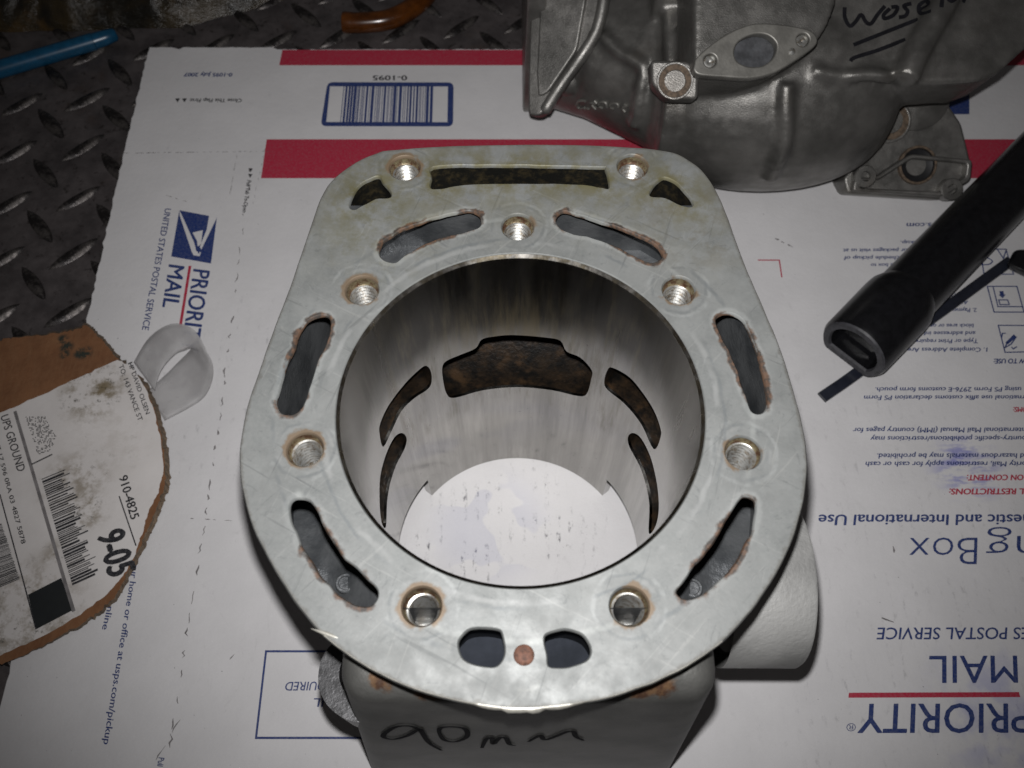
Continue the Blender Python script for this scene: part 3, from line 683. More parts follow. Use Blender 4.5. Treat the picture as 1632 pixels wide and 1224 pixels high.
ribbon([HW([(672,1162),(655,1155),(632,1156),(614,1166),(612,1173),(628,1176),(650,1170),(668,1160),(672,1164),(684,1182),(704,1194)]),
        HW([(700,1166),(702,1158),(722,1156),(742,1160),(744,1172),(726,1180),(708,1177),(700,1166)]),
        HW([(768,1190),(775,1176),(784,1174),(786,1184),(796,1174),(806,1174),(812,1184),(822,1186)]),
        HW([(842,1180),(856,1172),(862,1170),(868,1177),(884,1172),(904,1164),(914,1164),(918,1172),(930,1178)])], .0015, fp.n, .00035, 'handwriting', M['marker'], cyl)['label'] = 'hand written black marker note'
# side lug left of the box
pts = [P(x, y, .095) for x, y in smooth([(575, 1030), (545, 1034), (528, 1055), (524, 1085), (535, 1112), (560, 1130), (590, 1135)], 4, False)]
vs, fs = [], []
for i, p in enumerate(pts):
    t = (pts[min(i+1, len(pts)-1)]-pts[max(i-1, 0)]).normalized(); s = t.cross(V((0, 0, 1)))*.0028
    vs += [p-s, p+s, p+s-V((0, 0, .02)), p-s-V((0, 0, .02))]
for i in range(len(pts)-1):
    for k in range(4): j = (k+1) % 4; fs.append((4*i+k, 4*i+j, 4*i+4+j, 4*i+4+k))
fs += [(0, 1, 2, 3), tuple(4*len(pts)-4+k for k in (3, 2, 1, 0))]
mesh('side_lug', vs, fs, plain('dark_cast', (.07, .07, .072), .36, .6, var=.4, scale=300, bst=.25), cyl, 40)
# right shoulder behind the box
bm = hexa([(.030, -.066, .06), (.0515, -.060, .06), (.0515, -.042, .06), (.036, -.042, .06), (.030, -.060, .112), (.0505, -.054, .112), (.0505, -.042, .112), (.036, -.042, .112)], .006, 4); bm_link('shoulder', bm, M['cast'], cyl, 40)
# outlet pipe to the right
ce = V((.054, -.0285, .084)); prof = [(.0245, .0035), (.0245, .0250), (.0240, .0258), (.0205, .0258), (.0200, .0245), (.0200, .006), (.0001, .005)]
vs, fs = lathe(prof, ce, 56, (1, 0, -.02)); mesh('outlet_pipe', vs, fs, plain('lightened_cast', (.34, .34, .33), .5, .35, var=.24, scale=55, bst=.45), cyl, 35)  # cast metal lightened to stand for light on the pipe top

# ------------------------------------------------------------------ second casting, upper right
eng = empty('crankcase_casting', (.10, .21, 0), 'dull grey cast aluminium engine casting with oval flange and black marker writing behind the cylinder', 'engine casting')
bm = bmesh.new()
def add(vs, fs):
    v = [bm.verts.new(p) for p in vs]
    for f in fs: bm.faces.new([v[i] for i in f])
def addbox(c, s, rot=(0, 0, 0)):
    R = Matrix.LocRotScale(V(c), None, None) @ __import__('mathutils').Euler([math.radians(a) for a in rot]).to_matrix().to_4x4()
    add([R @ V((x*s[0]/2, y*s[1]/2, z*s[2]/2)) for x, y, z in ((-1,-1,-1),(1,-1,-1),(1,1,-1),(-1,1,-1),(-1,-1,1),(1,-1,1),(1,1,1),(-1,1,1))], [(3,2,1,0),(4,5,6,7),(0,1,5,4),(1,2,6,5),(2,3,7,6),(3,0,4,7)])
def addcyl(a, b, r0, r1):
    vs, fs = tube([a, b], [r0, r1], 40); add(vs, fs)
def prism(pl, pxs, back):
    L = [pl.hit(x, y) for x, y in pxs]; N = len(L)
    add(L + [p - pl.n*back for p in L], [tuple(range(N)), tuple(range(2*N-1, N-1, -1))] + [(i, N+i, N+(i+1) % N, (i+1) % N) for i in range(N)])
def ellipsoid(c, r):
    vs = []; fs = []; nu, nv = 40, 20
    for j in range(1, nv):
        for i in range(nu): a = 2*math.pi*i/nu; b = math.pi*j/nv; vs.append((c[0]+r[0]*math.cos(b), c[1]+r[1]*math.sin(b)**.55*math.cos(a), c[2]+r[2]*math.sin(b)**.55*math.sin(a)))
    for j in range(nv-2):
        for i in range(nu): k = (i+1) % nu; fs.append((j*nu+i, j*nu+k, (j+1)*nu+k, (j+1)*nu+i))
    fs.append(tuple(range(nu))[::-1]); fs.append(tuple(range((nv-2)*nu, (nv-1)*nu))); add(vs, fs)
ellipsoid((.113, .2090, .046), (.056, .0475, .0475))
addcyl((.062, .2120, .044), (.125, .2120, .045), .0400, .0430)
addcyl((.046, .238, .040), (.078, .220, .043), .034, .038)
addcyl((.014, .242, .034), (.05, .236, .039), .024, .034)
addbox((.100, .262, .072), (.085, .09, .075), (8, 0, 0))
wp = Plane(P(1400, 60, .088), (0, -.42, .9))
prism(wp, ((1270, 40), (1290, 95), (1340, 118), (1405, 124), (1425, 120), (1450, 133), (1500, 133), (1560, 129), (1592, 116), (1640, 72), (1720, -20), (1700, -110), (1270, -110)), .026)
rg = [wp.hit(*p) + wp.n*.001 for p in ((1440, 128), (1455, 90), (1480, 45), (1510, -10), (1540, -70))]; vs, fs = tube(rg, .0055, 12); add(vs, fs)
op0 = Plane(P(1202, 80, .1010), (.03, -.50, .86))
prism(op0, ((1104, -80), (1106, 108), (1118, 118), (1150, 121), (1195, 122), (1235, 112), (1275, 90), (1298, 72), (1318, 42), (1332, 8), (1340, -80)), .030)
from mathutils.bvhtree import BVHTree
bm.normal_update(); bvh = BVHTree.FromBMesh(bm)
def onbm(px, py):
    h = bvh.ray_cast(CAM, ray(px, py).normalized()); return h[0]
rb = [q for q in (onbm(x, y) for x, y in smooth([(1254, 132), (1252, 165), (1253, 205), (1246, 240), (1236, 265), (1228, 284)], 2, False)) if q]
vs, fs = tube(rb, .0034, 12); add(vs, fs)
rb = [q for q in (onbm(x, y) for x, y in smooth([(1010, 200), (1016, 180), (1022, 140), (1026, 105), (990, 85), (960, 55)], 2, False)) if q]
vs, fs = tube(rb, .0030, 10); add(vs, fs)
rb = [q for q in (onbm(x, y) for x, y in smooth([(1295, 112), (1340, 122), (1385, 118), (1420, 124)], 2, False)) if q]
vs, fs = tube(rb, .0028, 10); add(vs, fs)
bmesh.ops.triangulate(bm, faces=bm.faces); bmesh.ops.recalc_face_normals(bm, faces=bm.faces)
me = bpy.data.meshes.new('body'); bm.to_mesh(me); bm.free()
o = bpy.data.objects.new('body', me); COL.objects.link(o)
md_ = o.modifiers.new('r', 'REMESH'); md_.mode = 'VOXEL'; md_.voxel_size = .0013
ms = o.modifiers.new('s', 'SMOOTH'); ms.factor = .5; ms.iterations = 5
me2 = evaluated(o); me2.materials.clear(); body2 = link('body', me2, M['cast'], eng, 180)
# mounting flanges on the left
def yz_plate(name, x, th, yc, zc, sy, sz, rad, tilt, m):
    pl = Plane((x, yc, zc), V((-1, 0, 0)));
    q = [(-sy/2, -sz/2), (sy/2, -sz/2), (sy/2, sz/2), (-sy/2, sz/2)]
    Mx = Matrix.Translation((x, yc, zc)) @ Matrix.Rotation(math.radians(tilt), 4, 'Y') @ Matrix(((0, 0, 1, 0), (1, 0, 0, 0), (0, 1, 0, 0), (0, 0, 0, 1)))
    return curve_plate(name, [rquad(q, rad, 7)], th/2, .0012, Mx, m, eng)
yz_plate('flange_plate', .0085, .0085, .283, .060, .112, .116, .018, 1, M['cast'])
fq = Plane(P(890, 100, .056), (-.34, -.56, .76))
curve_plate('flange_plate', [[fq.uv(fq.hit(x, y)) for x, y in rquad([(852, -60), (850, 0), (846, 130), (846, 186), (866, 186), (893, 142), (948, 66), (964, 0), (964, -60)], 8)]], .004, .001, fq.matrix(), M['cast'], eng)
curve_plate('flange_step', [[fq.uv(fq.hit(x, y)) for x, y in rquad([(872, -60), (868, 0), (862, 120), (864, 158), (880, 150), (925, 84), (940, 0), (940, -60)], 8)]], .003, .0008, fq.matrix() @ Matrix.Translation((0, 0, .0032)), M['cast'], eng)
vs, fs = tube([fq.hit(x, y) + fq.n*.0022 for x, y in smooth([(962, -40), (964, 0), (952, 52), (925, 96), (898, 134), (880, 162), (868, 182)], 3, False)], [.0028]*18 + [.001], 12); mesh('flange_rim', vs, fs, M['cast'], eng, 60)
w = P(905, 122, .03); vs, fs = lathe([(.0001, .009), (.005, .008), (.0075, .003), (.008, -.02)], P(908, 128, .040), 24, (-.2, -.5, .8)); mesh('flange_boss', vs, fs, M['cast'], eng, 60)
# round bolt seat on a pad
def seat(c, nrm, r, name='bolt_seat', ring=None):
    vs, fs = lathe([(r*1.12, -.006), (r*1.12, .0002), (r*1.08, .0004), (r, .0004), (r*.96, .0002), (r*.66, .0002), (r*.62, -.0002), (.0001, -.0002)], c, 36, nrm); o = mesh(name, vs, fs, M['cast'], eng, 35)
    vs, fs = lathe([(r*.97, .0003), (r*.64, .0004)], V(c) + V(nrm).normalized()*.0002, 36, nrm); mesh('stained_ring', vs, fs, M['brownring'], o)
    return o
M['brownring'] = plain('brown_gasket_stain', (.085, .06, .04), .8, var=.5, scale=700, bst=.4)
bp = Plane(P(1075, 130, .0885), (-.05, -.60, .80))
curve_plate('boss_pad', [[bp.uv(bp.hit(x, y)) for x, y in rquad([(1036, 96), (1098, 98), (1113, 118), (1112, 159), (1062, 158), (1038, 134)], 9)]], .006, .0012, bp.matrix() @ Matrix.Translation((0, 0, -.005)), M['cast'], eng)
seat(bp.p + bp.n*.0013, bp.n, .0064)
# oval two bolt flange
op = Plane(P(1202, 80, .1048), (.03, -.50, .86))
ov = smooth([(1106, 104), (1112, 90), (1150, 60), (1195, 40), (1240, 40), (1285, 48), (1300, 60), (1298, 74), (1275, 92), (1235, 116), (1195, 126), (1150, 124), (1115, 121), (1105, 114)], 5)
hc = [op.uv(op.hit(x, y)) for x, y in smooth([(1169, 82), (1178, 66), (1200, 56), (1222, 58), (1236, 72), (1232, 92), (1214, 106), (1190, 107), (1173, 98)], 4)]
hb_ = [circ(op.uv(op.hit(x, y)), .0024, 20) for x, y in ((1131, 98), (1278, 65))]
M['flangeface'] = plain('machined_flange', (.17, .165, .15), .48, .55, var=.2, scale=160, bst=.15)
curve_plate('oval_flange', [[op.uv(op.hit(x, y)) for x, y in ov], hc] + hb_, .0022, .0006, op.matrix() @ Matrix.Translation((0, 0, -.001)), M['flangeface'], eng)
cc = op.hit(1203, 80); vs, fs = lathe([(.0092, -.0012), (.0090, -.0030), (.0001, -.0032)], cc, 32, op.n); M['portshade'] = plain('port_shade', (.060, .062, .067), .5, .4, var=.4, scale=200, bst=.15); mesh('flange_port', vs, fs, M['portshade'], eng, 40)  # shallow disc coloured dark for the shade of a deep port
for x, y in ((1131, 98), (1278, 65)):
    vs, fs = lathe([(.0023, .0002), (.0021, -.0006), (.0012, -.0004), (.0001, -.0008)], op.hit(x, y), 20, op.n); mesh('flange_bolt_hole', vs, fs, M['thread'], eng, 50)
w = op.hit(1260, 84); vs, fs = lathe([(.0014, -.001), (.0013, .0016), (.0001, .0018)], w, 16, op.n); mesh('flange_pin', vs, fs, M['thread'], eng, 40)
# bracket on the right with a walled pocket
kp = Plane(P(1430, 300, .012), (0, -.58, .81))
br = [kp.uv(kp.hit(x, y)) for x, y in rquad([(1400, 118), (1500, 122), (1505, 150), (1536, 196), (1552, 262), (1547, 290), (1502, 318), (1353, 308), (1347, 284), (1384, 236), (1398, 190)], 6)]
curve_plate('bracket', [br], .0085, .0012, kp.matrix() @ Matrix.Translation((0, 0, -.0105)), M['cast'], eng)
pock = [(1360, 284), (1392, 283), (1448, 246), (1546, 255), (1543, 288), (1500, 314), (1356, 305)]
pin_ = [(1372, 289), (1398, 287), (1451, 253), (1538, 261), (1535, 283), (1496, 306), (1366, 300)]
curve_plate('pocket_wall', [[kp.uv(kp.hit(*p)) for p in rquad(pock, 7)], [kp.uv(kp.hit(*p)) for p in rquad(pin_, 6)]], .0028, .0007, kp.matrix() @ Matrix.Translation((0, 0, -.0003)), M['cast'], eng)
for x, y in ((1376, 282), (1513, 302)):
    c_ = kp.hit(x, y) ; vs, fs = lathe([(.0052, -.004), (.0052, .0026), (.0048, .0030), (.0024, .0030), (.0022, .0012), (.0001, .0011)], c_, 24, kp.n); mesh('pocket_ear', vs, fs, M['cast'], eng, 35)
M['holeblack'] = plain('hole_black', (.012, .012, .013), .35)
c_ = kp.hit(1463, 263); vs, fs = lathe([(.0090, -.003), (.0090, .0002), (.0086, .0005), (.0080, .0005), (.0077, .0)], c_, 32, kp.n); ss = mesh('hole_ring', vs, fs, M['brownring'], eng, 35)
vs, fs = lathe([(.0078, .0004), (.0076, -.0012), (.004, -.0022), (.0001, -.0024)], c_, 32, kp.n); mesh('hole_disc', vs, fs, M['holeblack'], ss, 60)  # shallow black disc stands for the dark of the pocket hole
seat(kp.hit(1419, 193) , kp.n, .0088)
vs, fs = lathe([(.017, -.012), (.0165, .0006), (.0155, .0012), (.0001, .0012)], kp.hit(1462, 150) - kp.n*.0018, 36, kp.n); mesh('round_cover', vs, fs, M['cast'], eng, 40)
# cast number and marker writing
np_ = Plane(P(960, 170, .022), (-.05, -.62, .78))
for i, (ch, x, y) in enumerate((('0', 930, 164), ('.', 935, 172), ('4', 948, 164), ('9', 963, 165), ('9', 979, 167), ('4', 1000, 168))):
    pass
q0 = np_
def onbody(px, py):
    dg = bpy.context.evaluated_depsgraph_get(); k = ray(px, py).normalized(); off = V(eng.location)
    ok, loc, nr, _ = body2.ray_cast(CAM, k)
    return (loc + nr*.0004) if ok else None
def strokes_on(paths, w, name, m):
    allp = []
    vs = []; fs = []
    for pts in paths:
        W_ = []
        for p in smooth(pts, 5, False):
            k = ray(*p).normalized(); ok, loc, nr, _ = body2.ray_cast(CAM, k)
            if ok: W_.append((loc.copy(), nr.copy()))
        b = len(vs)
        for i, (p, nr) in enumerate(W_):
            t = (W_[min(i+1, len(W_)-1)][0] - W_[max(i-1, 0)][0]).normalized(); s = t.cross(nr).normalized()*w/2
            vs += [p+s+nr*.0003, p-s+nr*.0003]
        for i in range(len(W_)-1): fs.append((b+2*i, b+2*i+1, b+2*i+3, b+2*i+2))
    return mesh(name, vs, fs, m, eng)
bpy.context.view_layer.update()
strokes_on([[(1346,12),(1346,28),(1354,42),(1364,34),(1372,24),(1380,36),(1388,38),(1398,24),(1410,10)], [(1418,14),(1408,24),(1410,30),(1424,24),(1430,12),(1420,12)], [(1452,6),(1440,10),(1446,18),(1442,26),(1432,28)],
            [(1466,16),(1480,8),(1476,2),(1464,10),(1468,22),(1484,18)], [(1500,12),(1504,-6),(1516,2),(1528,-8)], [(1534,4),(1540,-8)], [(1360,72),(1400,56),(1463,31)], [(1355,98),(1362,92),(1400,80),(1443,63)]], .0016, 'handwriting', M['marker'])['label'] = 'hand written black marker word with two underlines'
vs, fs = [], []
for pts in ([(934,160),(924,160),(920,167),(925,172),(933,171)], [(938,172),(938,173)], [(950,173),(942,163),(952,165),(948,160)], [(962,172),(955,168),(958,162),(966,163),(968,170)], [(980,173),(973,170),(976,164),(985,165),(986,170)], [(998,178),(992,172),(1000,168),(996,166)]):
    W_ = []
    for p in smooth(pts, 3, False):
        ok, loc, nr, _ = body2.ray_cast(CAM, ray(*p).normalized())
        if ok: W_.append(loc + nr*.0004)
    if len(W_) > 2:
        b = len(vs); v2, f2 = tube(W_, .00075, 8); vs += v2; fs += [tuple(k+b for k in f) for f in f2]
if vs: mesh('cast_number', vs, fs, M['flangeface'], eng, 60)

# ------------------------------------------------------------------ black tube and strip at the right
M['blackplastic'] = plain('black_plastic', (.006, .006, .007), .27, var=.25, scale=300, bst=.06, spec=.4)
n = NT('grey_rim'); M['rimgrey'] = plain('scuffed_black_rim', (.035, .035, .040), .55, var=.35, scale=500)
RT = .0150
a = P(1358, 560, RT*.9); b = P(1640, 268, RT); ax = (b - a); ax.z = 0; ax.normalize(); sd = ax.cross(V((0, 0, 1)))
tub = empty('black_tube', (a.x, a.y, 0), 'black plastic tube with open flat sided end lying on the printed box at right', 'tube')
def dsec(r, flat_z, n=40):
    return [(r*math.cos(2*math.pi*i/n), max(r*math.sin(2*math.pi*i/n), flat_z)) for i in range(n)]
def sweep(secs, close=False):
    vs = []; fs = []; N = len(secs[0][1])
    for d_, L in secs:
        for x, y in L: vs.append(V((a.x, a.y, .0142)) + ax*d_ + sd*x + V((0, 0, y)))
    for j in range(len(secs)-1):
        for i in range(N): k = (i+1) % N; fs.append((j*N+i, j*N+k, (j+1)*N+k, (j+1)*N+i))
    if close: fs.append(tuple(range((len(secs)-1)*N, len(secs)*N)))
    return vs, fs
vs, fs = sweep([(.0006, dsec(.0148, -.0098)), (.0022, dsec(.0156, -.0106)), (.030, dsec(.0160, -.0125)), (.034, dsec(.0158, -.0138)), (.0385, dsec(.0142, -.0138))]); mesh('end_collar', vs, fs, M['blackplastic'], tub, 40)
vs, fs = sweep([(.0006, dsec(.0148, -.0098)), (-.0002, dsec(.0142, -.0093)), (-.0002, dsec(.0116, -.0066)), (.0010, dsec(.0111, -.0062))]); mesh('end_rim', vs, fs, M['rimgrey'], tub, 40)
vs, fs = sweep([(.0010, dsec(.0111, -.0062)), (.010, dsec(.0106, -.0060)), (.0102, dsec(.0080, -.0045)), (.0080, dsec(.0070, -.004)), (.0076, dsec(.001, -.0005))], True); mesh('end_plug', vs, fs, M['blackplastic'], tub, 40)
vs, fs = sweep([(.0380, dsec(.0138, -.0138)), (.20, dsec(.0140, -.0138)), (.30, dsec(.0140, -.0138))], True); mesh('barrel', vs, fs, M['blackplastic'], tub, 40)
M['stripsheen'] = plain('black_nylon', (.014, .016, .024), .28, var=.2, scale=200, spec=.6)
stp = empty('black_strip', P(1310, 632, 0), 'thin flat black plastic strip running under the open end of the black tube', 'strip')
def flat_strip(pxs, w, z0, z1, name, m, parent):
    pts = [P(x, y, z1) for x, y in pxs]; vs = []; fs = []
    for i, p in enumerate(pts):
        t = (pts[min(i+1, len(pts)-1)] - pts[max(i-1, 0)]); t.z = 0; t.normalize(); s = V((-t.y, t.x, 0))*w/2; dz = V((0, 0, z1-z0)); ch = s*.86
        vs += [p-s-V((0, 0, .0004)), p-ch, p+ch, p+s-V((0, 0, .0004)), p+s-dz, p-s-dz]
    for i in range(len(pts)-1):
        for k in range(6): j = (k+1) % 6; fs.append((6*i+k, 6*i+j, 6*i+6+j, 6*i+6+k))
    fs += [(5, 4, 3, 2, 1, 0), tuple(6*len(pts)-6+k for k in range(6))]
    return mesh(name, vs, fs, m, parent, 30)
flat_strip([(1311, 632), (1345, 609), (1380, 584), (1440, 538), (1500, 496), (1560, 452), (1612, 414)], .0050, .0004, .0022, 'band', M['stripsheen'], stp)
bm = hexa([tuple(P(x, y, .0005)) for x, y in ((1602, 428), (1650, 452), (1680, 402), (1614, 400))] + [tuple(P(x, y, .007)) for x, y in ((1604, 420), (1650, 440), (1680, 392), (1618, 398))], .0018, 3); bm_link('head', bm, M['blackplastic'], stp, 40)

# ------------------------------------------------------------------ torn brown cardboard with shipping label
SZ = .0048
scr = empty('cardboard_scrap', P(100, 800, 0), 'torn piece of brown corrugated cardboard with a dirty white shipping label at left', 'cardboard')
SC = [(-120, 560), (0, 541), (40, 535), (100, 527), (128, 520), (138, 514), (152, 524), (168, 540), (186, 562), (202, 580), (218, 594), (236, 612), (250, 642), (262, 682), (269, 720), (271, 772), (262, 800), (244, 846), (228, 878), (208, 920), (192, 950), (166, 975), (130, 1000), (82, 1025), (40, 1045), (0, 1060), (-120, 1105)]
LB = [(-120, 712), (0, 658), (60, 632), (130, 600), (188, 573), (211, 586), (234, 622), (249, 668), (258, 715), (261, 752), (252, 785), (236, 815), (228, 846), (217, 880), (199, 914), (172, 946), (122, 984), (64, 1016), (0, 1044), (-120, 1090)]
def rough_px(pts, n, amp, s): 
    return [(x + amp*noise.noise((x*s, y*s, 2.)) + random.gauss(0, amp*.22), y + amp*noise.noise((x*s, y*s, 8.)) + random.gauss(0, amp*.22)) for x, y in [tuple(V(pts[i]).lerp(V(pts[(i+1) % len(pts)]), k/n)) for i in range(len(pts)) for k in range(n)]]
n = NT('kraft'); c = n.mix(n.ramp(n.noise(60, 6, .7), .3, .7), (.130, .054, .021), (.185, .082, .034)); c = n.mix(n.ramp(n.noise(700, 3, sc=(1, .2, 1)), .4, .7, 0, .3), c, (.20, .105, .05))
dk_ = None
for px, py, r_ in ((106, 553, .0042), (100, 541, .0035), (136, 562, .0042), (128, 564, .004), (103, 565, .003)):
    q = P(px, py, SZ); v = n.ramp(n.dist(tuple(q)), r_, r_*.35); dk_ = v if dk_ is None else n.math('MAXIMUM', dk_, v)
c = n.mix(n.math('MULTIPLY', dk_, n.ramp(n.noise(420, 4, .7), .36, .55)), c, (.018, .022, .016)); n.bump(n.noise(500, 5), .4, .0008); M['kraft'] = n.fin(c, .85)
def torn_slab(top, bot, zt, zb, name, m, parent):
    N = len(top); vs = [P(x, y, zt) for x, y in top]; mid = []
    for i, (x, y) in enumerate(top): mid.append(P(x*.5 + bot[i][0]*.5 + random.gauss(0, .8), y*.5 + bot[i][1]*.5 + random.gauss(0, .8), (zt+zb)/2 + random.gauss(0, .0004)))
    low = [P(x, y, zb) for x, y in bot]; fs = []
    tri = tessellate_polygon([[V((p.x, p.y, 0)) for p in vs]])
    fs += [tuple(t) for t in tri]
    for j in range(2):
        for i in range(N): k = (i+1) % N; fs.append((j*N+i, j*N+k, (j+1)*N+k, (j+1)*N+i))
    me = bpy.data.meshes.new(name); me.from_pydata([tuple(v) for v in vs + mid + low], [], fs); bm = bmesh.new(); bm.from_mesh(me); bmesh.ops.recalc_face_normals(bm, faces=bm.faces); bm.to_mesh(me); bm.free()
    o = link(name, me, m, parent); return o
random.seed(13)
top = rough_px(SC, 9, 3.4, .16); cxp, cyp = 60, 800
# lower torn ply reaches further out than the printed face
bot = []
for x, y in top:
    d_ = V((x-40, y-790)); w = 5*max(0, d_.normalized().x) + 4*max(0, d_.normalized().y); d_.normalize(); bot.append((x + d_.x*w + 0, y + d_.y*w))
top2 = [(x - V((x-40, y-790)).normalized().x*7*max(0, V((x-40, y-790)).normalized().x + .2) , y - V((x-40, y-790)).normalized().y*7*max(0, V((x-40, y-790)).normalized().x + .2)) for x, y in top]
ks = torn_slab(top2, top, SZ, .0012, 'corrugated_board', M['kraft'], scr)
ks.data.materials.append(M['kraft_edge'])
for p in ks.data.polygons:
    if abs(p.normal.z) < .9: p.material_index = 1
n = NT('dirty_label'); c = n.mix(n.ramp(n.noise(30, 5), .3, .7), (.54, .515, .50), (.62, .595, .58))
sp = None
for px, py, r_, s_ in ((150, 625, .020, 1), (140, 610, .012, 1), (120, 770, .02, .7), (140, 815, .012, .9), (45, 980, .03, .8), (170, 700, .03, .2), (95, 890, .012, .7), (30, 1000, .03, .5)):
    q = P(px, py, SZ); v = n.ramp(n.dist(tuple(q)), r_, r_*.2, 0, s_); sp = v if sp is None else n.math('MAXIMUM', sp, v)
c = n.mix(n.math('MULTIPLY', sp, n.ramp(n.noise(120, 6, .7), .42, .64)), c, (.17, .135, .085))
c = n.mix(n.math('MULTIPLY', sp, n.ramp(n.noise(300, 6, .75, loc=(1, 4, 0)), .56, .68)), c, (.05, .045, .03))
c = n.mix(n.ramp(n.noise(160, 6, .75), .66, .74, 0, .4), c, (.12, .11, .10)); n.bump(n.noise(220, 4), .2, .0006); M['label'] = n.fin(c, .5)
lab = flat(rough_px(LB, 8, 2.0, .25), M['label'], scr, 'shipping_label', SZ+.0002)
# curve_plate children go one level down under the label
LZ = SZ + .0004
Z6 = lambda x, y: (x/3.709, 600 + y/3.709)
Z2 = lambda x, y: (x/3.709, 894 + y/3.709)
def lt(body, a_, b_, cap, bold=.0): text(body, a_, b_, cap, BK, lab, bold, LZ)
lt('UPS GROUND', Z6(2, 236), Z6(104, 566), (12.5, -4), .012)
lt('1Z 17 596 0RA 03 4827 5878', Z6(-30, 395), Z6(127, 992), (6.6, -2.2), .014)
lt('TO: 143 VANCE ST', (189, 583), Z6(818, 266), (7, -3), .012); lt('HP DAVID OLSEN', (204, 579), Z6(862, 226), (6.6, -2.8), .012)
lt('910-4825', Z6(702, 596), Z6(775, 850), (13, -5), .024); lt('9-05', Z6(572, 935), Z6(648, 1196), (41, -13), .045)
def bars(A0_, A1_, B0_, B1_, cnt, seed, ragged=0.):
    rnd = random.Random(seed); vs = []; fs = []; t = 0.
    while t < 1:
        w = rnd.choice((.008, .008, .013, .02)); u0 = ragged*rnd.random(); k = len(vs)
        for tt, e in ((t, 0), (t+w, 0), (t+w, 1), (t, 1)):
            q = (V(A0_)*(1-tt) + V(A1_)*tt) if not e else (V(B0_)*(1-tt) + V(B1_)*tt)
            if e: q = q - (q - (V(A0_)*(1-tt) + V(A1_)*tt))*u0
            vs.append(P(*q, LZ))
        fs.append((k, k+1, k+2, k+3)); t += w + rnd.choice((.006, .008, .012))
    mesh('barcode', vs, fs, BK, lab)
bars(Z6(245, 606), Z6(428, 1236), Z6(405, 540), Z6(600, 1158), 45, 4, .42)
bars(Z6(-120, 905), Z6(-10, 1250), Z6(12, 868), Z6(118, 1196), 30, 9, .05)
line([Z6(90, 212), Z6(385, 1220), Z2(434, 290)], .0013, M['crease'], lab, 'rule', LZ); line([Z6(0, 700), Z6(130, 1180), Z2(212, 400)], .0005, BK, lab, 'rule', LZ)
line([Z6(190, 518), Z6(305, 462)], .0006, BK, lab, 'rule', LZ); line([Z6(705, 710), Z6(803, 998)], .0005, BK, lab, 'rule', LZ)
flat([Z2(165, 200), Z2(362, 100), Z2(432, 290), Z2(215, 403)], plain('solid_black', (.010, .012, .013), .5, var=.1), lab, 'black_block', LZ)
rnd = random.Random(2); vs = []; fs = []
mx = [(150, 235), (262, 235), (332, 350), (300, 440), (222, 462)]
mp_ = np.array([(150 + 190*rnd.random(), 232 + 235*rnd.random()) for _ in range(420)])
for x, y in mp_[inside(mp_, mx)]:
    k = len(vs); r_ = 3.6
    for i in range(6): vs.append(P(*Z6(round(x/7)*7 + r_*math.cos(i*1.047), round(y/8)*8 + r_*math.sin(i*1.047)), LZ + k*1e-9))
    fs.append(tuple(range(k+5, k-1, -1)))
mesh('dot_code', vs, fs, BK, lab)

# ------------------------------------------------------------------ curled clear plastic strip
A_ = [(213, 577, .006), (235, 541, .011), (262, 520, .016), (288, 516, .019), (312, 530, .019), (328, 560, .015), (338, 582, .011), (337, 606, .006), (325, 632, .0022), (300, 650, .0012), (262, 670, .0010)]
B_ = [(246, 622, .006), (252, 599, .009), (263, 580, .011), (280, 563, .013), (295, 557, .0125), (303, 554, .010), (304, 556, .007), (299, 562, .0035), (281, 580, .0014), (264, 597, .0010), (236, 622, .0010)]
sa = [P(x, y, z) for x, y, z in smooth(A_, 5, False)]; sb = [P(x, y, z) for x, y, z in smooth(B_, 5, False)]
vs = []; fs = []; K = 6
for p, q in zip(sa, sb): vs += [p.lerp(q, k/(K-1)) for k in range(K)]
for i in range(len(sa)-1):
    for k in range(K-1): j = i*K+k; fs.append((j, j+1, j+K+1, j+K))
n = NT('cloudy_plastic'); c = n.mix(n.ramp(n.noise(90, 5), .35, .65), (.50, .49, .49), (.62, .61, .61)); c = n.mix(n.ramp(n.noise(300, 5, .7), .62, .72, 0, .5), c, (.12, .12, .12))
n.b.inputs['Transmission Weight'].default_value = .35; n.b.inputs['Alpha'].default_value = .55; M['cloudy'] = n.fin(c, .42, 0, .5)
ps = mesh('plastic_strip', vs, fs, M['cloudy'], None, 60); tag(ps, 'curled cloudy clear plastic strip beside the torn shipping label', 'plastic strip')
so = ps.modifiers.new('thickness', 'SOLIDIFY'); so.thickness = .0004

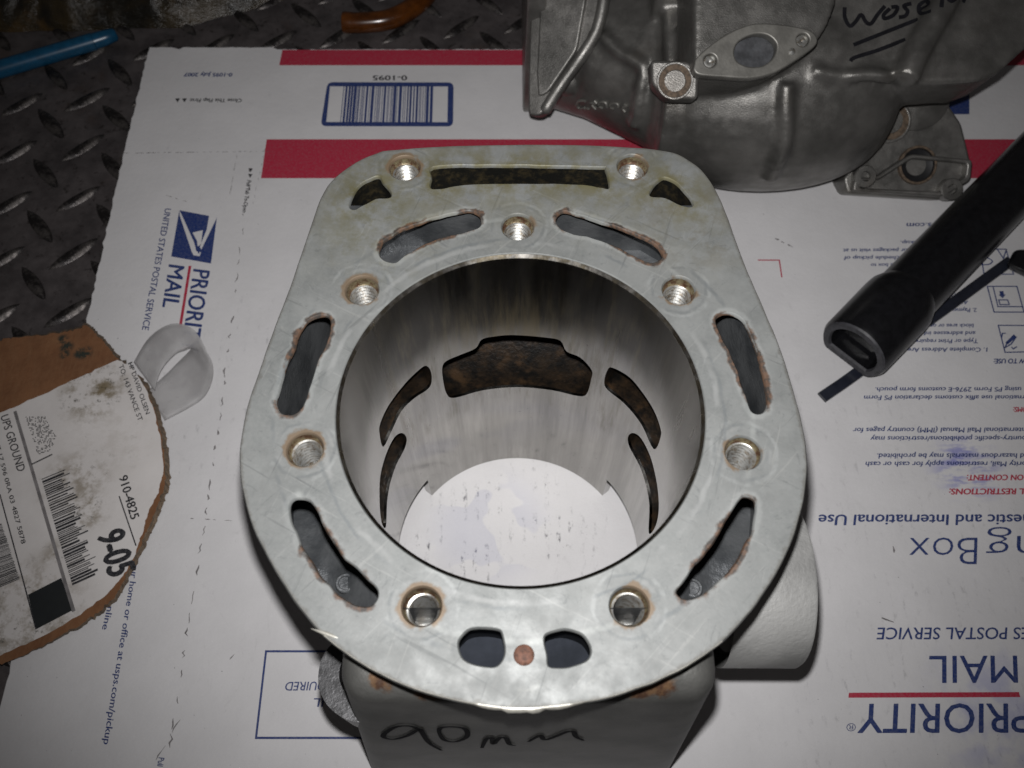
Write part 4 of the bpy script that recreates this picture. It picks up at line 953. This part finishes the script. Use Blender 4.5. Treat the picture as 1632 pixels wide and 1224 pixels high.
# ------------------------------------------------------------------ things along the top edge
M['bluepen'] = plain('blue_plastic', (.004, .055, .115), .3, var=.2)
a = P(-60, 128, PZ+.0052); b = P(150, 66, PZ+.0052); c_ = P(186, 54, PZ+.0052)
pen = empty('blue_pen', (a.x, a.y, PZ), 'blue plastic pen barrel lying on the tread plate at upper left', 'pen')
vs, fs = tube([a, b], [.0047, .0046], 20); mesh('pen_barrel', vs, fs, M['bluepen'], pen, 50)
vs, fs = tube([b, b.lerp(c_, .5), b.lerp(c_, .92), c_], [.0043, .0040, .0034, .0022], 20); mesh('pen_tip', vs, fs, M['bluepen'], pen, 50)
n = NT('amber_rubber'); n.b.inputs['Transmission Weight'].default_value = .45; M['amber'] = n.fin(n.mix(n.ramp(n.noise(120, 4), .3, .7), (.07, .020, .003), (.15, .045, .007)), .22)
hp = [P(x, y, PZ + .0048) for x, y in smooth([(548, 36), (580, 36), (620, 31), (655, 14), (680, -8), (700, -40)], 5, False)]
hs = empty('amber_hose', (hp[0].x, hp[0].y, PZ), 'short amber rubber hose end lying on the tread plate at the top', 'hose')
vs, fs = tube(hp, .0044, 18, False); hm = mesh('hose_wall', vs, fs, M['amber'], hs, 60); sm_ = hm.modifiers.new('wall', 'SOLIDIFY'); sm_.thickness = .0011
dr_ = (hp[3]-hp[0]).normalized()
vs, fs = lathe([(.0046, -.0006), (.0056, -.0003), (.0058, .001), (.0056, .0048), (.0046, .0052)], hp[0], 26, tuple(dr_)); mesh('hose_collar', vs, fs, M['amber'], hs, 50)
# dark crumpled bag
n = NT('dark_film'); c = n.mix(n.ramp(n.noise(40, 5), .35, .65), (.008, .007, .005), (.035, .024, .010)); c = n.mix(n.ramp(n.noise(28, 4, loc=(4, 0, 0)), .56, .70, 0, .7), c, (.075, .042, .012)); n.bump(n.noise(120, 6, .7, sc=(.4, 1, 1)), .7, .003); M['film'] = n.fin(c, .26, 0, .55)
vs = []; fs = []; nx, ny = 110, 34
for j in range(ny):
    for i in range(nx):
        s = i/(nx-1); t = j/(ny-1); px = -160 + s*630; front = 52 - 10*s*s - 30*max(0, s-.72)/.28*1.6; front += 6*noise.noise((s*9, 1.3, 0))
        q = P(px, front, PZ); y = q.y + t*.10
        h = .026*math.sin(math.pi*min(1, t*1.0))**.6 * (1 - max(0, (s-.70)/.30)**2) * (.75 + .5*noise.noise((s*7, t*3, 5)))
        h += .006*noise.turbulence((s*22, t*7, 2.), 4, True)*min(1, t*6)
        vs.append((q.x, y, PZ + .0003 + max(h, 0)))
for j in range(ny-1):
    for i in range(nx-1): a_ = j*nx+i; fs.append((a_, a_+1, a_+nx+1, a_+nx))
bag = mesh('plastic_bag', vs, fs, M['film'], None, 40); tag(bag, 'dark brown crumpled plastic bag along the top left edge', 'bag')
